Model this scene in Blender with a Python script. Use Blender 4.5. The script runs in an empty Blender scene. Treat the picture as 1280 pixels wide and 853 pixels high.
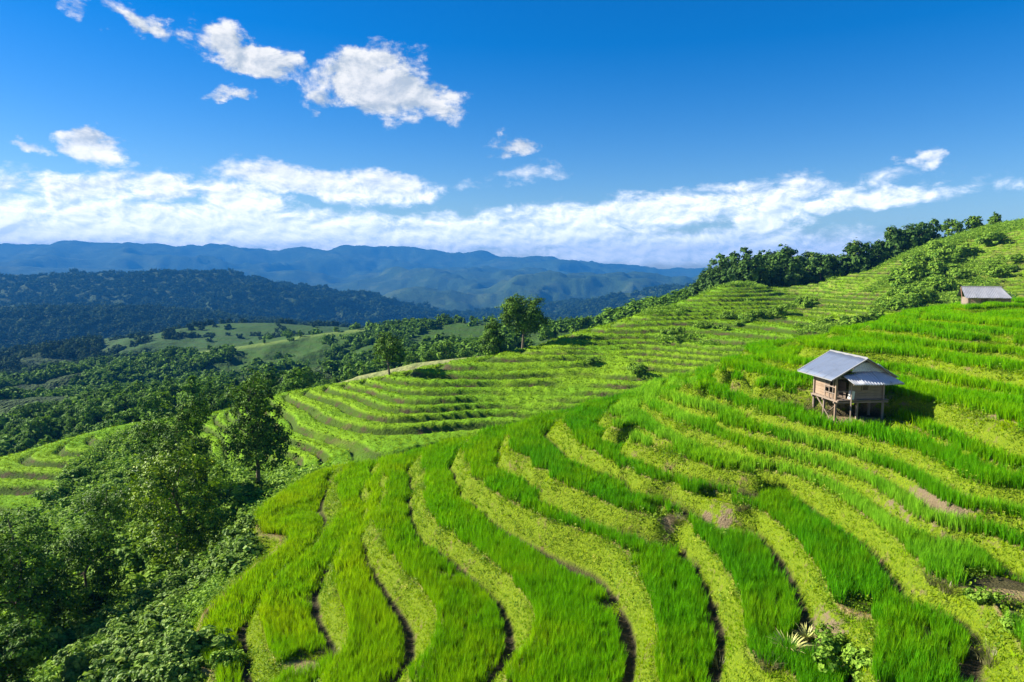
import bpy, math, random
import numpy as np
PI = math.pi
R = math.radians
scene = bpy.context.scene
COL = scene.collection
rng = np.random.default_rng(7)
random.seed(7)

# ------------------------------------------------------------------ camera, light, sky
FPX, PITCH = 854.0, R(6.1)
cam_d = bpy.data.cameras.new('camera'); cam = bpy.data.objects.new('camera', cam_d); COL.objects.link(cam)
cam_d.sensor_width = 36; cam_d.lens = 36*FPX/1280; cam_d.clip_start = 0.5; cam_d.clip_end = 60000
cam.location = (0, 0, 0); cam.rotation_euler = (PI/2-PITCH, 0, 0)
scene.camera = cam
SUN_EL, SUN_AZ = R(31), R(-80)           # azimuth measured from +Y (the view) towards +X
sdir = np.array([math.sin(SUN_AZ)*math.cos(SUN_EL), math.cos(SUN_AZ)*math.cos(SUN_EL), math.sin(SUN_EL)])
sun_d = bpy.data.lights.new('sun', 'SUN'); sun = bpy.data.objects.new('sun', sun_d); COL.objects.link(sun)
sun_d.energy = 5.0; sun_d.angle = R(0.53); sun_d.color = (1.0, 0.93, 0.80)
from mathutils import Vector, Matrix
sun.rotation_euler = Vector(sdir).to_track_quat('Z', 'Y').to_euler()
scene.view_settings.view_transform = 'Standard'; scene.view_settings.look = 'None'
scene.view_settings.exposure = 1.4; scene.view_settings.gamma = 1
cy = scene.cycles
cy.use_denoising = True; cy.max_bounces = 6; cy.diffuse_bounces = 2; cy.glossy_bounces = 1
cy.transmission_bounces = 3; cy.transparent_max_bounces = 8; cy.volume_bounces = 0

# ------------------------------------------------------------------ node helper
class NT:
    def __init__(s, tree): s.t = tree; s.n = tree.nodes; s.l = tree.links
    def add(s, ty, **kw):
        n = s.n.new(ty)
        for k, v in kw.items(): setattr(n, k, v)
        return n
    def inp(s, n, i, v):
        if v is None: return
        k = n.inputs[i]
        if isinstance(v, bpy.types.NodeSocket): s.l.new(v, k)
        else: k.default_value = v
    def math(s, op, a, b=None, c=None, clamp=False):
        n = s.add('ShaderNodeMath', operation=op, use_clamp=clamp)
        s.inp(n, 0, a); s.inp(n, 1, b); s.inp(n, 2, c); return n.outputs[0]
    def vmath(s, op, a, b=None, scale=None):
        n = s.add('ShaderNodeVectorMath', operation=op)
        s.inp(n, 0, a); s.inp(n, 1, b)
        if scale is not None: s.inp(n, 3, scale)
        return n.outputs[0]
    def sstep(s, v, a, b, lo=0.0, hi=1.0):
        n = s.add('ShaderNodeMapRange', interpolation_type='SMOOTHSTEP')
        s.inp(n, 0, v); s.inp(n, 1, a); s.inp(n, 2, b); s.inp(n, 3, lo); s.inp(n, 4, hi); return n.outputs[0]
    def lin(s, v, a, b, lo=0.0, hi=1.0):
        n = s.add('ShaderNodeMapRange', clamp=True)
        s.inp(n, 0, v); s.inp(n, 1, a); s.inp(n, 2, b); s.inp(n, 3, lo); s.inp(n, 4, hi); return n.outputs[0]
    def mix(s, f, a, b, blend='MIX'):
        n = s.add('ShaderNodeMix', data_type='RGBA', blend_type=blend)
        s.inp(n, 0, f); s.inp(n, 6, a if not isinstance(a, tuple) else (*a, 1)[:4]); s.inp(n, 7, b if not isinstance(b, tuple) else (*b, 1)[:4])
        return n.outputs[2]
    def noise(s, vec, scale, detail=4, rough=0.55, out=0, dist=0.0):
        n = s.add('ShaderNodeTexNoise'); s.inp(n, 'Vector', vec); s.inp(n, 'Scale', scale); s.inp(n, 'Detail', detail)
        s.inp(n, 'Roughness', rough); s.inp(n, 'Distortion', dist); return n.outputs[out]
    def attr(s, name, ty='GEOMETRY'):
        return s.add('ShaderNodeAttribute', attribute_name=name, attribute_type=ty)

# ------------------------------------------------------------------ world: Nishita sky with cumulus and a stratus band
world = bpy.data.worlds.new('World'); scene.world = world; world.use_nodes = True
w = NT(world.node_tree); w.n.clear()
geo = w.add('ShaderNodeNewGeometry')
dirv = w.vmath('SCALE', geo.outputs['Incoming'], scale=-1.0)
tc = w.add('ShaderNodeTexCoord')
dirv = tc.outputs['Generated']
sep = w.add('ShaderNodeSeparateXYZ'); w.inp(sep, 0, dirv)
dx, dy, dz = sep.outputs
az = w.math('MULTIPLY', w.math('ARCTAN2', dx, dy), 180/PI)
el = w.math('MULTIPLY', w.math('ARCSINE', dz), 180/PI)
sky = w.add('ShaderNodeTexSky', sky_type='NISHITA', sun_disc=False)
sky.sun_elevation = SUN_EL; sky.sun_rotation = SUN_AZ; sky.altitude = 900; sky.air_density = 1.15; sky.dust_density = 0.25; sky.ozone_density = 3.5
hsv = w.add('ShaderNodeHueSaturation'); w.inp(hsv, 'Color', sky.outputs[0]); w.inp(hsv, 'Hue', 0.513); w.inp(hsv, 'Saturation', 1.50); w.inp(hsv, 'Value', 1.16)
skyc = hsv.outputs[0]
comb = w.add('ShaderNodeCombineXYZ'); w.inp(comb, 0, w.math('MULTIPLY', az, 0.10)); w.inp(comb, 1, w.math('MULTIPLY', el, 0.16)); w.inp(comb, 2, 1.7)
cv = comb.outputs[0]
lowz = w.sstep(el, 9.5, 5.5)
comb2 = w.add('ShaderNodeCombineXYZ'); w.inp(comb2, 0, w.math('MULTIPLY', az, 0.15)); w.inp(comb2, 1, w.math('MULTIPLY', el, 0.27)); w.inp(comb2, 2, 4.1)
def nz2(off):
    a = w.noise(w.vmath('ADD', cv, off), 2.6, 10, 0.64, dist=0.25); b = w.noise(w.vmath('ADD', comb2.outputs[0], off), 2.6, 10, 0.62, dist=0.25)
    return w.math('ADD', w.math('MULTIPLY', a, w.math('SUBTRACT', 1.0, lowz)), w.math('MULTIPLY', b, lowz))
n1 = nz2((0.0, 0.0, 0.0))
n2 = nz2((-0.05, 0.08, 0.0))
warp = w.noise(cv, 4.5, 3, 0.6)
def px2ae(u, v):
    x, yd = (u-640)/FPX, (v-426.5)/FPX
    d = np.array([x, math.cos(PITCH)-yd*math.sin(PITCH), -math.sin(PITCH)-yd*math.cos(PITCH)]); d /= np.linalg.norm(d)
    return math.degrees(math.atan2(d[0], d[1])), math.degrees(math.asin(d[2]))
# cumulus: centre (u, v), half sizes, tilt, strength
CL = [(312,72,58,22,12,1.0),(288,117,34,12,0,.75),(468,106,76,34,12,1.1),(520,120,58,26,14,.95),(400,118,44,15,-4,.62),
      (190,38,55,18,24,.7),(90,15,34,12,50,.45),(125,185,40,17,0,.95),(45,183,28,9,8,.75),(208,233,45,18,6,.9),
      (100,240,75,22,-6,.9),(20,238,50,22,0,.7),(385,228,120,20,7,1.0),(490,238,55,22,0,1.0),(305,248,70,26,4,.95),
      (648,187,36,13,0,.7),(690,188,22,8,0,.4),(640,222,85,14,-8,.6),(515,75,40,10,0,.35),(1152,198,24,11,0,.7),
      (735,280,42,30,0,1.0),(955,272,46,26,0,.95),(310,262,70,22,0,.8),(540,255,60,16,0,.3),(730,262,35,14,0,.5),
      (800,266,330,26,-5,.85),(1050,252,190,14,-4,.80),(300,282,420,28,3,.95),(620,296,320,30,3,.85),(60,290,260,24,0,.95),(860,312,300,24,0,.95),(250,306,800,20,0,.80)]
wn = w.add('ShaderNodeTexNoise'); w.inp(wn, 'Vector', cv); w.inp(wn, 'Scale', 3.2); w.inp(wn, 'Detail', 5.0); w.inp(wn, 'Roughness', .6)
ws = w.add('ShaderNodeSeparateColor'); w.l.new(wn.outputs[1], ws.inputs[0])
azw = w.math('ADD', az, w.math('MULTIPLY', w.math('SUBTRACT', ws.outputs[0], .5), 7.0)); elw = w.math('ADD', el, w.math('MULTIPLY', w.math('SUBTRACT', ws.outputs[1], .5), w.lin(el, 4, 14, 1.6, 5.0)))
dens = None
for (u, v, a, b, t, s) in CL:
    A, E = px2ae(u, v)
    k = math.degrees(1/FPX)
    ra, rb = a*k*1.02, b*k*1.10
    X = w.math('SUBTRACT', azw, A); Y = w.math('SUBTRACT', elw, E)
    ct, st = math.cos(R(-t)), math.sin(R(-t))
    p = w.math('ADD', w.math('MULTIPLY', X, ct/ra), w.math('MULTIPLY', Y, st/ra))
    q = w.math('ADD', w.math('MULTIPLY', X, -st/rb), w.math('MULTIPLY', Y, ct/rb))
    r2 = w.math('ADD', w.math('MULTIPLY', p, p), w.math('MULTIPLY', q, q))
    g = w.math('MULTIPLY', w.math('POWER', 2.0, w.math('MULTIPLY', r2, -1.3)), s)
    dens = g if dens is None else w.math('MAXIMUM', dens, g)
# the rest of the sky carries the same fair weather cloud, thinner overhead
behind = w.sstep(w.math('ABSOLUTE', az), 42, 60)
gen = w.math('MULTIPLY', w.math('MULTIPLY', behind, w.sstep(el, 45, 5)), 0.5)
lowb = w.math('MULTIPLY', w.sstep(el, 9, 4), w.math('MULTIPLY', behind, 0.35))
dens = w.math('MAXIMUM', dens, w.math('ADD', gen, lowb))
def cover(n): return w.math('ADD', w.math('MULTIPLY', w.math('SUBTRACT', n, 0.5), w.lin(el, 3.0, 10.0, 1.15, 1.9)), w.math('SUBTRACT', w.math('MULTIPLY', dens, 1.35), 0.52))
c1, c2 = cover(n1), cover(n2)
alpha = w.sstep(c1, -0.02, 0.55)
relief = w.lin(w.math('MULTIPLY', w.math('SUBTRACT', n1, n2), w.lin(el, 3, 10, .7, 1.0)), -0.11, 0.09)
thick = w.sstep(c1, 0.35, 1.25)
low = w.sstep(el, 9, 1)
lit = w.mix(relief, (0.46, 0.54, 0.63), (1.0, 0.98, 0.95))
ccol = w.mix(w.math('MULTIPLY', thick, 0.35), lit, (0.62, 0.66, 0.74))
ccol = w.mix(w.math('MULTIPLY', low, 0.15), ccol, (0.90, 0.95, 0.98))
cs = w.vmath('SCALE', ccol, scale=w.math('MULTIPLY', w.lin(el, 10.0, 2.0, 1.0, 2.1), 9.0))
alpha = w.math('MULTIPLY', alpha, w.sstep(el, -1.0, 1.0))
final = w.mix(alpha, skyc, cs)
bg = w.add('ShaderNodeBackground'); w.inp(bg, 0, final); w.inp(bg, 1, 0.048)
wo = w.add('ShaderNodeOutputWorld'); w.l.new(bg.outputs[0], wo.inputs[0])

# ------------------------------------------------------------------ geometry helpers
def ray(u, v):
    u = np.asarray(u, float); v = np.asarray(v, float)
    x, yd = (u-640)/FPX, (v-426.5)/FPX
    return x, math.cos(PITCH)-yd*math.sin(PITCH), -math.sin(PITCH)-yd*math.cos(PITCH)
def at_z(u, v, z):
    x, y, dzv = ray(u, v); t = z/dzv
    return np.stack([x*t, y*t, dzv*t], -1)
def at_y(u, v, Y):
    x, y, dzv = ray(u, v); t = Y/y
    return np.stack([x*t, y*t, dzv*t], -1)
def fnoise(x, y, scale, seed=0, octv=4, rough=0.5):
    """value noise, -1..1"""
    out = np.zeros(np.broadcast(x, y).shape); amp = 1.0; tot = 0
    for o in range(octv):
        g = np.random.default_rng(seed*31+o).random((256, 256))
        X = x*scale*2**o+seed*7.3; Y = y*scale*2**o+seed*3.1
        xi = np.floor(X).astype(int); yi = np.floor(Y).astype(int); fx = X-xi; fy = Y-yi
        fx = fx*fx*(3-2*fx); fy = fy*fy*(3-2*fy)
        a = g[xi % 256, yi % 256]; b = g[(xi+1) % 256, yi % 256]; c = g[xi % 256, (yi+1) % 256]; d = g[(xi+1) % 256, (yi+1) % 256]
        out += amp*((a*(1-fx)+b*fx)*(1-fy)+(c*(1-fx)+d*fx)*fy)
        tot += amp; amp *= rough
    return out/tot*2-1
def sm(x, a, b):
    t = np.clip((x-a)/(b-a), 0, 1); return t*t*(3-2*t)
class TPS:
    def __init__(s, P, V, lam=1e-3, scale=30.0):
        P = np.asarray(P, float)/scale; s.sc = scale; s.P = P; n = len(P)
        d2 = ((P[:, None]-P[None])**2).sum(-1)
        K = s.k(d2)+np.eye(n)*lam
        A = np.zeros((n+3, n+3)); A[:n, :n] = K; A[:n, n] = 1; A[:n, n+1:] = P; A[n, :n] = 1; A[n+1:, :n] = P.T
        s.w = np.linalg.solve(A, np.r_[np.asarray(V, float), 0, 0, 0])
    @staticmethod
    def k(d2): return 0.5*d2*np.log(d2+1e-12)
    def __call__(s, x, y):
        shp = np.shape(x); X = np.ravel(x)/s.sc; Y = np.ravel(y)/s.sc; out = np.empty(len(X)); n = len(s.P)
        for i in range(0, len(X), 20000):
            xs, ys = X[i:i+20000], Y[i:i+20000]
            d2 = (xs[:, None]-s.P[None, :, 0])**2+(ys[:, None]-s.P[None, :, 1])**2
            out[i:i+20000] = s.k(d2)@s.w[:n]+s.w[n]+s.w[n+1]*xs+s.w[n+2]*ys
        return out.reshape(shp)
def densify(pts, step=20):
    pts = [np.array(p, float) for p in pts]
    P = [2*pts[0]-pts[1]]+pts+[2*pts[-1]-pts[-2]]; out = []
    for i in range(1, len(P)-2):
        a, b, c, d = P[i-1:i+3]; L = np.linalg.norm(c-b); n = max(1, int(round(L/step)))
        for k in range(n):
            t = k/n
            out.append(0.5*((2*b)+(c-a)*t+(2*a-5*b+4*c-d)*t*t+(3*b-3*c+d-a)*t**3))
    out.append(pts[-1]); return np.array(out)
def mesh_from(name, V, F, mats=None, smooth=True, mat_idx=None):
    """V (n,3); F (m,4) or (m,3) int array"""
    me = bpy.data.meshes.new(name); V = np.asarray(V, np.float32); F = np.asarray(F, np.int32)
    me.vertices.add(len(V)); me.vertices.foreach_set('co', V.ravel())
    m, k = F.shape
    me.loops.add(m*k); me.loops.foreach_set('vertex_index', F.ravel())
    me.polygons.add(m); me.polygons.foreach_set('loop_start', np.arange(0, m*k, k, dtype=np.int32))
    me.polygons.foreach_set('loop_total', np.full(m, k, np.int32))
    if mat_idx is not None: me.polygons.foreach_set('material_index', np.asarray(mat_idx, np.int32))
    me.update(calc_edges=True)
    me.polygons.foreach_set('use_smooth', np.full(m, smooth, bool))
    for mm in (mats or []): me.materials.append(mm)
    me.validate(); return me
def add_attr(me, name, vals, dom='POINT', ty='FLOAT'):
    a = me.attributes.new(name, ty, dom); vals = np.asarray(vals, np.float32)
    a.data.foreach_set('value' if ty == 'FLOAT' else ('vector' if ty == 'FLOAT_VECTOR' else 'color'), vals.ravel())
def link(name, me, parent=None, **props):
    o = bpy.data.objects.new(name, me); COL.objects.link(o)
    if parent is not None: o.parent = parent
    for k, v in props.items(): o[k] = v
    return o
def grid_faces(nr, nc):
    i = np.arange((nr-1)*(nc-1)); r = i//(nc-1); c = i % (nc-1); a = r*nc+c
    return np.stack([a, a+1, a+nc+1, a+nc], -1)
class Polar:
    """height field on a polar grid with bilinear lookup"""
    def __init__(s, r0, r1, nr, t0, t1, nt):
        s.lr = np.linspace(math.log(r0), math.log(r1), nr); s.th = np.linspace(R(t0), R(t1), nt)
        rr = np.exp(s.lr)[:, None]; tt = s.th[None, :]
        s.x = rr*np.sin(tt); s.y = rr*np.cos(tt); s.nr, s.nt = nr, nt
    def look(s, arr, x, y):
        lr = 0.5*np.log(x*x+y*y); th = np.arctan2(x, y)
        a = np.clip((lr-s.lr[0])/(s.lr[1]-s.lr[0]), 0, s.nr-1.001); b = np.clip((th-s.th[0])/(s.th[1]-s.th[0]), 0, s.nt-1.001)
        i = a.astype(int); j = b.astype(int); fa = a-i; fb = b-j
        return (arr[i, j]*(1-fa)+arr[i+1, j]*fa)*(1-fb)+(arr[i, j+1]*(1-fa)+arr[i+1, j+1]*fa)*fb
    def mesh(s, name, z, mats, extra=None):
        me = mesh_from(name, np.stack([s.x.ravel(), s.y.ravel(), z.ravel()], -1), grid_faces(s.nr, s.nt)[:, ::-1], mats)
        for k, v in (extra or {}).items(): add_attr(me, k, v.ravel())
        return me
# ------------------------------------------------------------------ near terraced hill: traced contour pairs (foot of bank, lip of bank)
BASE = {1: [[(307,815),(307,787),(315,770),(325,755),(335,740),(350,722),(385,692),(400,670),(404,650),(401,632),(406,618),(413,607)]],
 2: [[(420,822),(412,805),(402,787),(397,760),(400,735),(411,712),(425,692),(440,672),(452,650),(461,636),(459,612),(466,596)]],
 3: [[(500,853),(512,825),(512,795),(505,777),(492,760),(480,740),(465,717),(455,697),(450,676),(462,653),(473,634)]],
 4: [[(622,853),(632,835),(640,810),(635,785),(625,762),(610,745),(590,727),(570,710),(545,692),(525,677),(517,660),(514,640),(516,617),(513,600)]],
 5: [[(785,853),(790,830),(791,800),(782,775),(767,750),(755,733),(745,722),(720,715),(697,700),(670,685),(640,668),(617,655),(592,632),(575,613),(567,597),(565,582)]],
 6: [[(895,853),(900,820),(900,790),(892,762),(882,737),(870,712),(855,690),(840,672),(822,662),(797,672),(785,666),(755,650),(722,635),(690,620),(660,605),(642,587),(627,573),(625,561)]],
 7: [[(1070,853),(1050,830),(1015,800),(1007,780),(1005,765),(995,740),(980,710),(957,682),(935,660),(912,645),(885,638),(860,632),(840,627),(800,612),(760,597),(725,582),(702,567),(690,555),(682,541)]],
 8: [[(1215,853),(1225,815),(1212,790),(1185,770),(1150,758),(1130,747),(1120,730),(1102,707),(1080,682),(1047,660),(1022,642),(1003,628),(985,617),(960,611),(935,604),(897,591),(860,578),(822,568),(785,553),(762,539),(752,527)]],
 9: [[(1290,770),(1274,745),(1267,722),(1260,712),(1230,692),(1197,677),(1172,660),(1150,640),(1130,625),(1105,612),(1072,600),(1035,587),(1010,580),(985,579),(960,580),(940,577),(910,568),(872,557),(835,542),(810,522),(802,508)]],
 10: [[(905,534),(885,521),(862,507),(850,496)]],
 11: [[(1280,620),(1247,610),(1210,595),(1185,580),(1147,565),(1110,557),(1072,541),(1052,537),(1010,532),(972,525),(935,517),(900,508),(872,494)]],
 12: [[(1280,578),(1242,565),(1210,550),(1185,540),(1145,522),(1110,517),(1067,512),(1040,508),(1007,499),(985,499),(945,492),(915,485),(887,474)]],
 13: [[(1280,503),(1210,488),(1160,478),(1120,469),(1060,470),(1007,471),(967,463),(947,456)]],
 14: [[(1280,477),(1235,469),(1185,460),(1147,452),(1100,444),(1070,437),(1030,440),(1005,441)]],
 15: [[(1280,440),(1225,431),(1185,427),(1150,422),(1110,417),(1080,414)]],
 16: [[(1280,417),(1210,410),(1155,405)]],
 17: [[(1280,391),(1250,391),(1210,392)]]}
TOP = {0: [[(262,846),(241,838),(240,812),(247,790),(255,768),(285,738),(318,708),(350,682),(345,672),(322,668),(316,652),(325,636)]],
 1: [[(405,838),(380,842),(352,832),(338,812),(330,790),(328,770),(332,752),(341,735),(354,722),(390,694),(408,672),(420,652),(430,634),(425,616),(420,604)]],
 2: [[(408,853),(418,835),(432,818),(440,800),(435,775),(425,750),(419,725),(421,707),(432,690),(447,669),(458,655),(467,643)]],
 3: [[(512,853),(524,835),(540,810),(547,785),(546,765),(535,747),(515,725),(495,700),(484,684),(477,668),(475,650),(478,632),(484,612),(481,594)]],
 4: [[(632,853),(642,837),(660,815),(671,790),(671,770),(660,750),(645,732),(625,712),(600,692),(575,677),(552,660),(539,642),(532,625),(532,608),(528,586)]],
 5: [[(825,853),(823,827),(824,802),(820,777),(815,752),(802,727),(790,707),(780,690),(767,681),(735,667),(700,655),(670,642),(637,627),(610,612),(592,597),(583,580),(579,566)]],
 6: [[(1000,853),(975,838),(950,828),(940,810),(932,787),(930,762),(922,737),(907,712),(890,690),(870,667),(855,650),(835,645),(817,647),(785,640),(755,627),(720,612),(690,600),(667,585),(647,568),(640,557),(637,546)]],
 7: [[(1096,853),(1098,820),(1098,790),(1093,777),(1060,771),(1043,757),(1037,740),(1027,717),(1010,692),(985,665),(962,648),(940,638),(920,630),(895,624),(872,619),(835,607),(797,592),(760,575),(740,563),(722,551),(708,533)]],
 8: [[(1290,751),(1230,744),(1197,735),(1167,722),(1155,712),(1140,695),(1120,675),(1095,655),(1072,640),(1035,615),(1010,600),(990,589),(970,589),(945,594),(910,589),(872,579),(835,566),(797,551),(775,537),(762,520)]],
 9: [[(968,577),(947,567),(922,556),(900,548),(872,537),(847,527),(827,515),(813,497)]],
 10: [[(1290,680),(1260,665),(1235,655),(1210,642),(1177,624),(1150,606),(1117,588),(1090,580),(1055,569),(1022,560),(985,552),(950,542),(915,532),(900,526)]],
 11: [[(1290,608),(1235,592),(1197,575),(1160,560),(1122,547),(1085,537),(1052,530),(1035,527),(997,523),(960,515),(922,504),(890,495),(860,483)]],
 12: [[(1290,536),(1247,522),(1210,512),(1175,505),(1140,497),(1110,492),(1060,492),(1007,489),(965,484),(935,480),(902,466)]],
 13: [[(1290,500),(1260,493),(1210,484),(1160,474),(1120,465),(1060,462),(1000,459),(960,450)]],
 14: [[(1290,467),(1230,455),(1185,449),(1150,442),(1110,435),(1070,427),(1030,431),(1012,433)]],
 15: [[(1290,433),(1235,426),(1197,422),(1147,416),(1110,412)]],
 16: [[(1280,412),(1210,405),(1155,400)]],
 17: [[(1280,386),(1255,386),(1210,388)]]}
STEP = {1:.7, 2:.75, 3:.9, 4:.95, 5:1.2, 6:1.0, 7:.85, 8:.75, 9:.5, 10:.5, 11:.6, 12:.95, 13:.32, 14:.75, 15:.5, 16:.28, 17:.3}
Zp = np.zeros(40); Zp[12] = -7.0
for k in range(13, 40): Zp[k] = Zp[k-1]+STEP.get(k-1, 0.35)
for k in range(11, 0, -1): Zp[k] = Zp[k+1]-STEP[k]
Zp[0] = Zp[1]-1.2
RF = 0.40
SL0 = 2.2                                   # metres of fall per unit of H under the lowest terrace
def zsmooth(H):                             # without steps
    H = np.asarray(H, float); Hc = np.clip(H, 0.4, 38.9); k = np.floor(Hc-0.4+1e-9).astype(int)+1
    return np.where(H < 0.4, Zp[1]-(0.4-H)*SL0, Zp[k]+(Zp[np.minimum(k+1, 39)]-Zp[k])*(Hc-0.4-(k-1)))
def zstep(H, lo=0.0):
    H = np.asarray(H, float); Hc = np.clip(H, 0.4, 38.9); k = np.floor(Hc).astype(int); f = Hc-k
    s = sm(f, .02, .31)
    return np.where(H < 0.4, Zp[1]-(0.4-H)*SL0, Zp[k]+(Zp[k+1]-Zp[k])*s)
def h_for(z): return 0.4-(Zp[1]-z)/SL0
PX, PV = [], []
def put(P, v):
    for p, q in zip(np.atleast_2d(P), np.broadcast_to(v, (len(np.atleast_2d(P)),))): PX.append(p[:2]); PV.append(q)
for k, ls in BASE.items():
    for l in ls:
        d = densify(l); t = np.gradient(d, axis=0); hz = np.abs(t[:, 0])/np.hypot(t[:, 0], t[:, 1])
        P = at_z(d[:, 0], d[:, 1], Zp[k]); dep = P[:, 1]
        sh = 0.16*hz**2*FPX/dep*(0.0 if k < 5 else 1.0)
        gap = 0.6*np.array([1.0]*len(d))
        P = at_z(d[:, 0], d[:, 1]+np.minimum(sh, 5), Zp[k]); put(P, float(k))
for k, ls in TOP.items():
    for l in ls:
        d = densify(l); P = at_z(d[:, 0], d[:, 1], Zp[k+1]); put(P, k+RF)
SIL = [(325,640,0.58),(350,624,0.66),(375,607,.74),(400,597,.9),(418,590,1.15),(440,586,1.6),(475,580,2.4),(512,570,3.2),(550,560,3.9),(600,547,4.8),(640,536,5.5),(660,531,5.8),
       (710,517,6.6),(760,502,7.6),(810,489,8.6),(860,476,9.9),(910,461,11.4),(947,452,12.3),(985,440,13.0),(1022,430,13.6),(1085,414,14.6),(1135,402,15.7),(1180,388,16.6),(1210,383,17.1),(1235,376,17.6),(1260,371,18.0),(1295,367,18.3)]
for (u, v, h) in SIL:
    P = at_z(u, v, float(zsmooth(h))); put(P, h)
    dd = P[:2]/np.linalg.norm(P[:2]); z0 = float(zsmooth(h))
    if u > 900: dd = np.array([-0.72, 0.69])
    for s_, dr in (((5, 2.5), (12, 8), (22, 14)) if u <= 900 else ((5, 1.6), (14, 6.5))):
        zt = z0-dr
        # inverse of zsmooth
        hh = np.interp(zt, zsmooth(np.linspace(-20, 20, 801)), np.linspace(-20, 20, 801))
        put(np.r_[P[:2]+dd*s_, 0], hh)
# slope into the gully on the left, and ground outside the frame
for (u, v, z) in [(300,700,-18.0),(240,760,-18.3),(225,800,-17.6),(200,840,-17.8),(120,853,-20),(60,853,-21),(180,760,-21),(100,800,-22.5),(0,853,-23),(290,660,-22)]:
    put(at_z(u, v, z), h_for(z))
for (x, y, h) in [(-6,16,0.3),(-2,17,1.6),(-12,12,-1),(-25,8,-3),(0,8,2),(0,-5,3),(12,8,6.8),(30,8,11),(45,20,15),(-10,-5,0),(20,-8,8.5),(60,45,20),(48,40,16.5),(3,13,3.6),(8,12,5.5)]:
    put(np.array([[x, y, 0]]), h)
PXa, PVa = np.array(PX), np.array(PV)
dd_ = np.sqrt(((PXa[:, None]-PXa[None])**2).sum(-1))+1e-6; dv_ = np.abs(PVa[:, None]-PVa[None])
bad = (dv_/dd_ > 1.35) & (dv_ > 0.3) & (dd_ < 1.5)
isb = np.abs(PVa-np.round(PVa)) < 1e-6
keep = np.ones(len(PVa), bool)
while True:                                  # traced points that contradict each other: the foot of the bank gives way
    b_ = (bad & keep[:, None] & keep[None]).sum(1)
    if b_.max() == 0: break
    i_ = np.argmax(b_+0.5*isb*(b_ > 0)); keep[i_] = False
print('dropped', (~keep).sum(), 'of', len(keep))
NEAR_TPS = TPS(PXa[keep], PVa[keep], lam=3e-5)
NP = Polar(6.5, 100, 560, -52, 50, 560)
Hn = NEAR_TPS(NP.x, NP.y)
Hn = Hn+0.035*fnoise(NP.x, NP.y, 0.9, 3, 3)*(Hn > 0.3)
kk = np.floor(Hn); ff = Hn-kk
riser = np.where(Hn > 0.4, sm(ff, 0.03, 0.09)*(1-sm(ff, RF-0.03, RF+0.03)), 1.0)
bund = np.exp(-((ff-(RF+0.02))/0.05)**2)*(Hn > 0.3)
gap = np.exp(-((ff-1.0)/0.04)**2)+np.exp(-(ff/0.04)**2)
SOILP = [(1140,615,-7.7,.8),(1162,628,-7.8,.9),(1182,645,-8,.8),(1250,520,-6.6,.8),(1268,545,-6.8,1.4),(1048,521,-7,1.1),(1075,520,-7,1.2),(1035,527,-7,.8),(1015,800,-10,.8),(1000,770,-9.8,.6),(1150,770,-9,.7),(905,648,-9.7,.42),(922,662,-9.7,.45),(940,676,-9.8,.45),(958,694,-9.9,.4),(880,640,-9.7,.35),(835,655,-10.4,.35),(1260,800,-10,.9),(765,715,-11.3,.3),(385,838,-15,.6)]
soilp = np.zeros_like(Hn)
for (u_, v_, z_, r_) in SOILP:
    p_ = at_z(u_, v_, z_); soilp = np.maximum(soilp, np.exp(-((NP.x-p_[0])**2+(NP.y-p_[1])**2)/(r_*r_)))
zn = zstep(Hn)
wild = sm(Hn, 0.3, -0.4)
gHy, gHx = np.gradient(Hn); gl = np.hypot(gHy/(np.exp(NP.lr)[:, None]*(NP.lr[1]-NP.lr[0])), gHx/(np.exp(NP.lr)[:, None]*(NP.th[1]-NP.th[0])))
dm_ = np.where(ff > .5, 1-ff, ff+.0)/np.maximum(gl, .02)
gap_shade = np.where(ff > .5, sm(dm_, .34, .24), sm(dm_, .14, .05))*(Hn > .5)  # mask of the shadow line between rice and bank, painted into the ground
zn = zn+bund*0.10+riser*(0.09*fnoise(NP.x, NP.y, 1.7, 11, 4, .6))+0.03*fnoise(NP.x, NP.y, 3.0, 5, 3)-0.05*gap*(Hn > 0.3)+wild*0.35*fnoise(NP.x, NP.y, 0.5, 8, 4)
# ------------------------------------------------------------------ second terraced hill across the gully
MID = [(360,600,74),(450,585,73),(500,570,77),(560,550,84),(600,535,88),(700,505,95),(800,478,102),(900,449,108),(1000,424,116),(1100,402,124),(1200,378,134),(1290,365,140),
 (360,545,88),(400,520,95),(440,540,86),(500,520,90),(560,510,93),(450,505,99),(600,490,100),(650,480,103),(700,460,111),(740,470,108),(800,430,123),(800,455,111),(870,430,120),(900,400,142),(860,405,138),(950,375,164),(960,408,132),
 (1000,400,140),(1100,370,152),(1050,350,176),(1150,320,186),(1150,360,156),(1230,320,172),(1290,340,150),(1290,310,168),
 (350,497,112),(420,486,110),(487,474,108),(560,458,114),(650,441,124),(700,425,132),(760,409,142),(800,395,150),(850,379,163),(885,366,176),(915,359,188),(960,362,186),(1010,373,176),(1060,349,188),(1130,320,198),(1190,300,205),(1240,289,208),(1290,282,208),
 (180,532,120),(90,552,112),(0,578,104),(-60,590,100),(0,622,88),(60,640,84),(120,600,92),(250,560,100),(250,600,85),
 (150,680,60),(250,700,50),(225,690,50),(322,615,62),(150,750,46),(50,760,44),(0,800,40),(-60,760,44),(250,640,64),(60,700,56),(380,620,62)]
MP, MV = [], []
for (u, v, Y) in MID:
    P = at_y(u, v, Y); MP.append(P[:2]); MV.append(P[2])
RIDGE = [(350,497,112),(420,486,110),(487,474,108),(560,458,114),(650,441,124),(760,409,142),(850,379,163),(915,359,188),(180,532,120),(0,578,104)]
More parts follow.
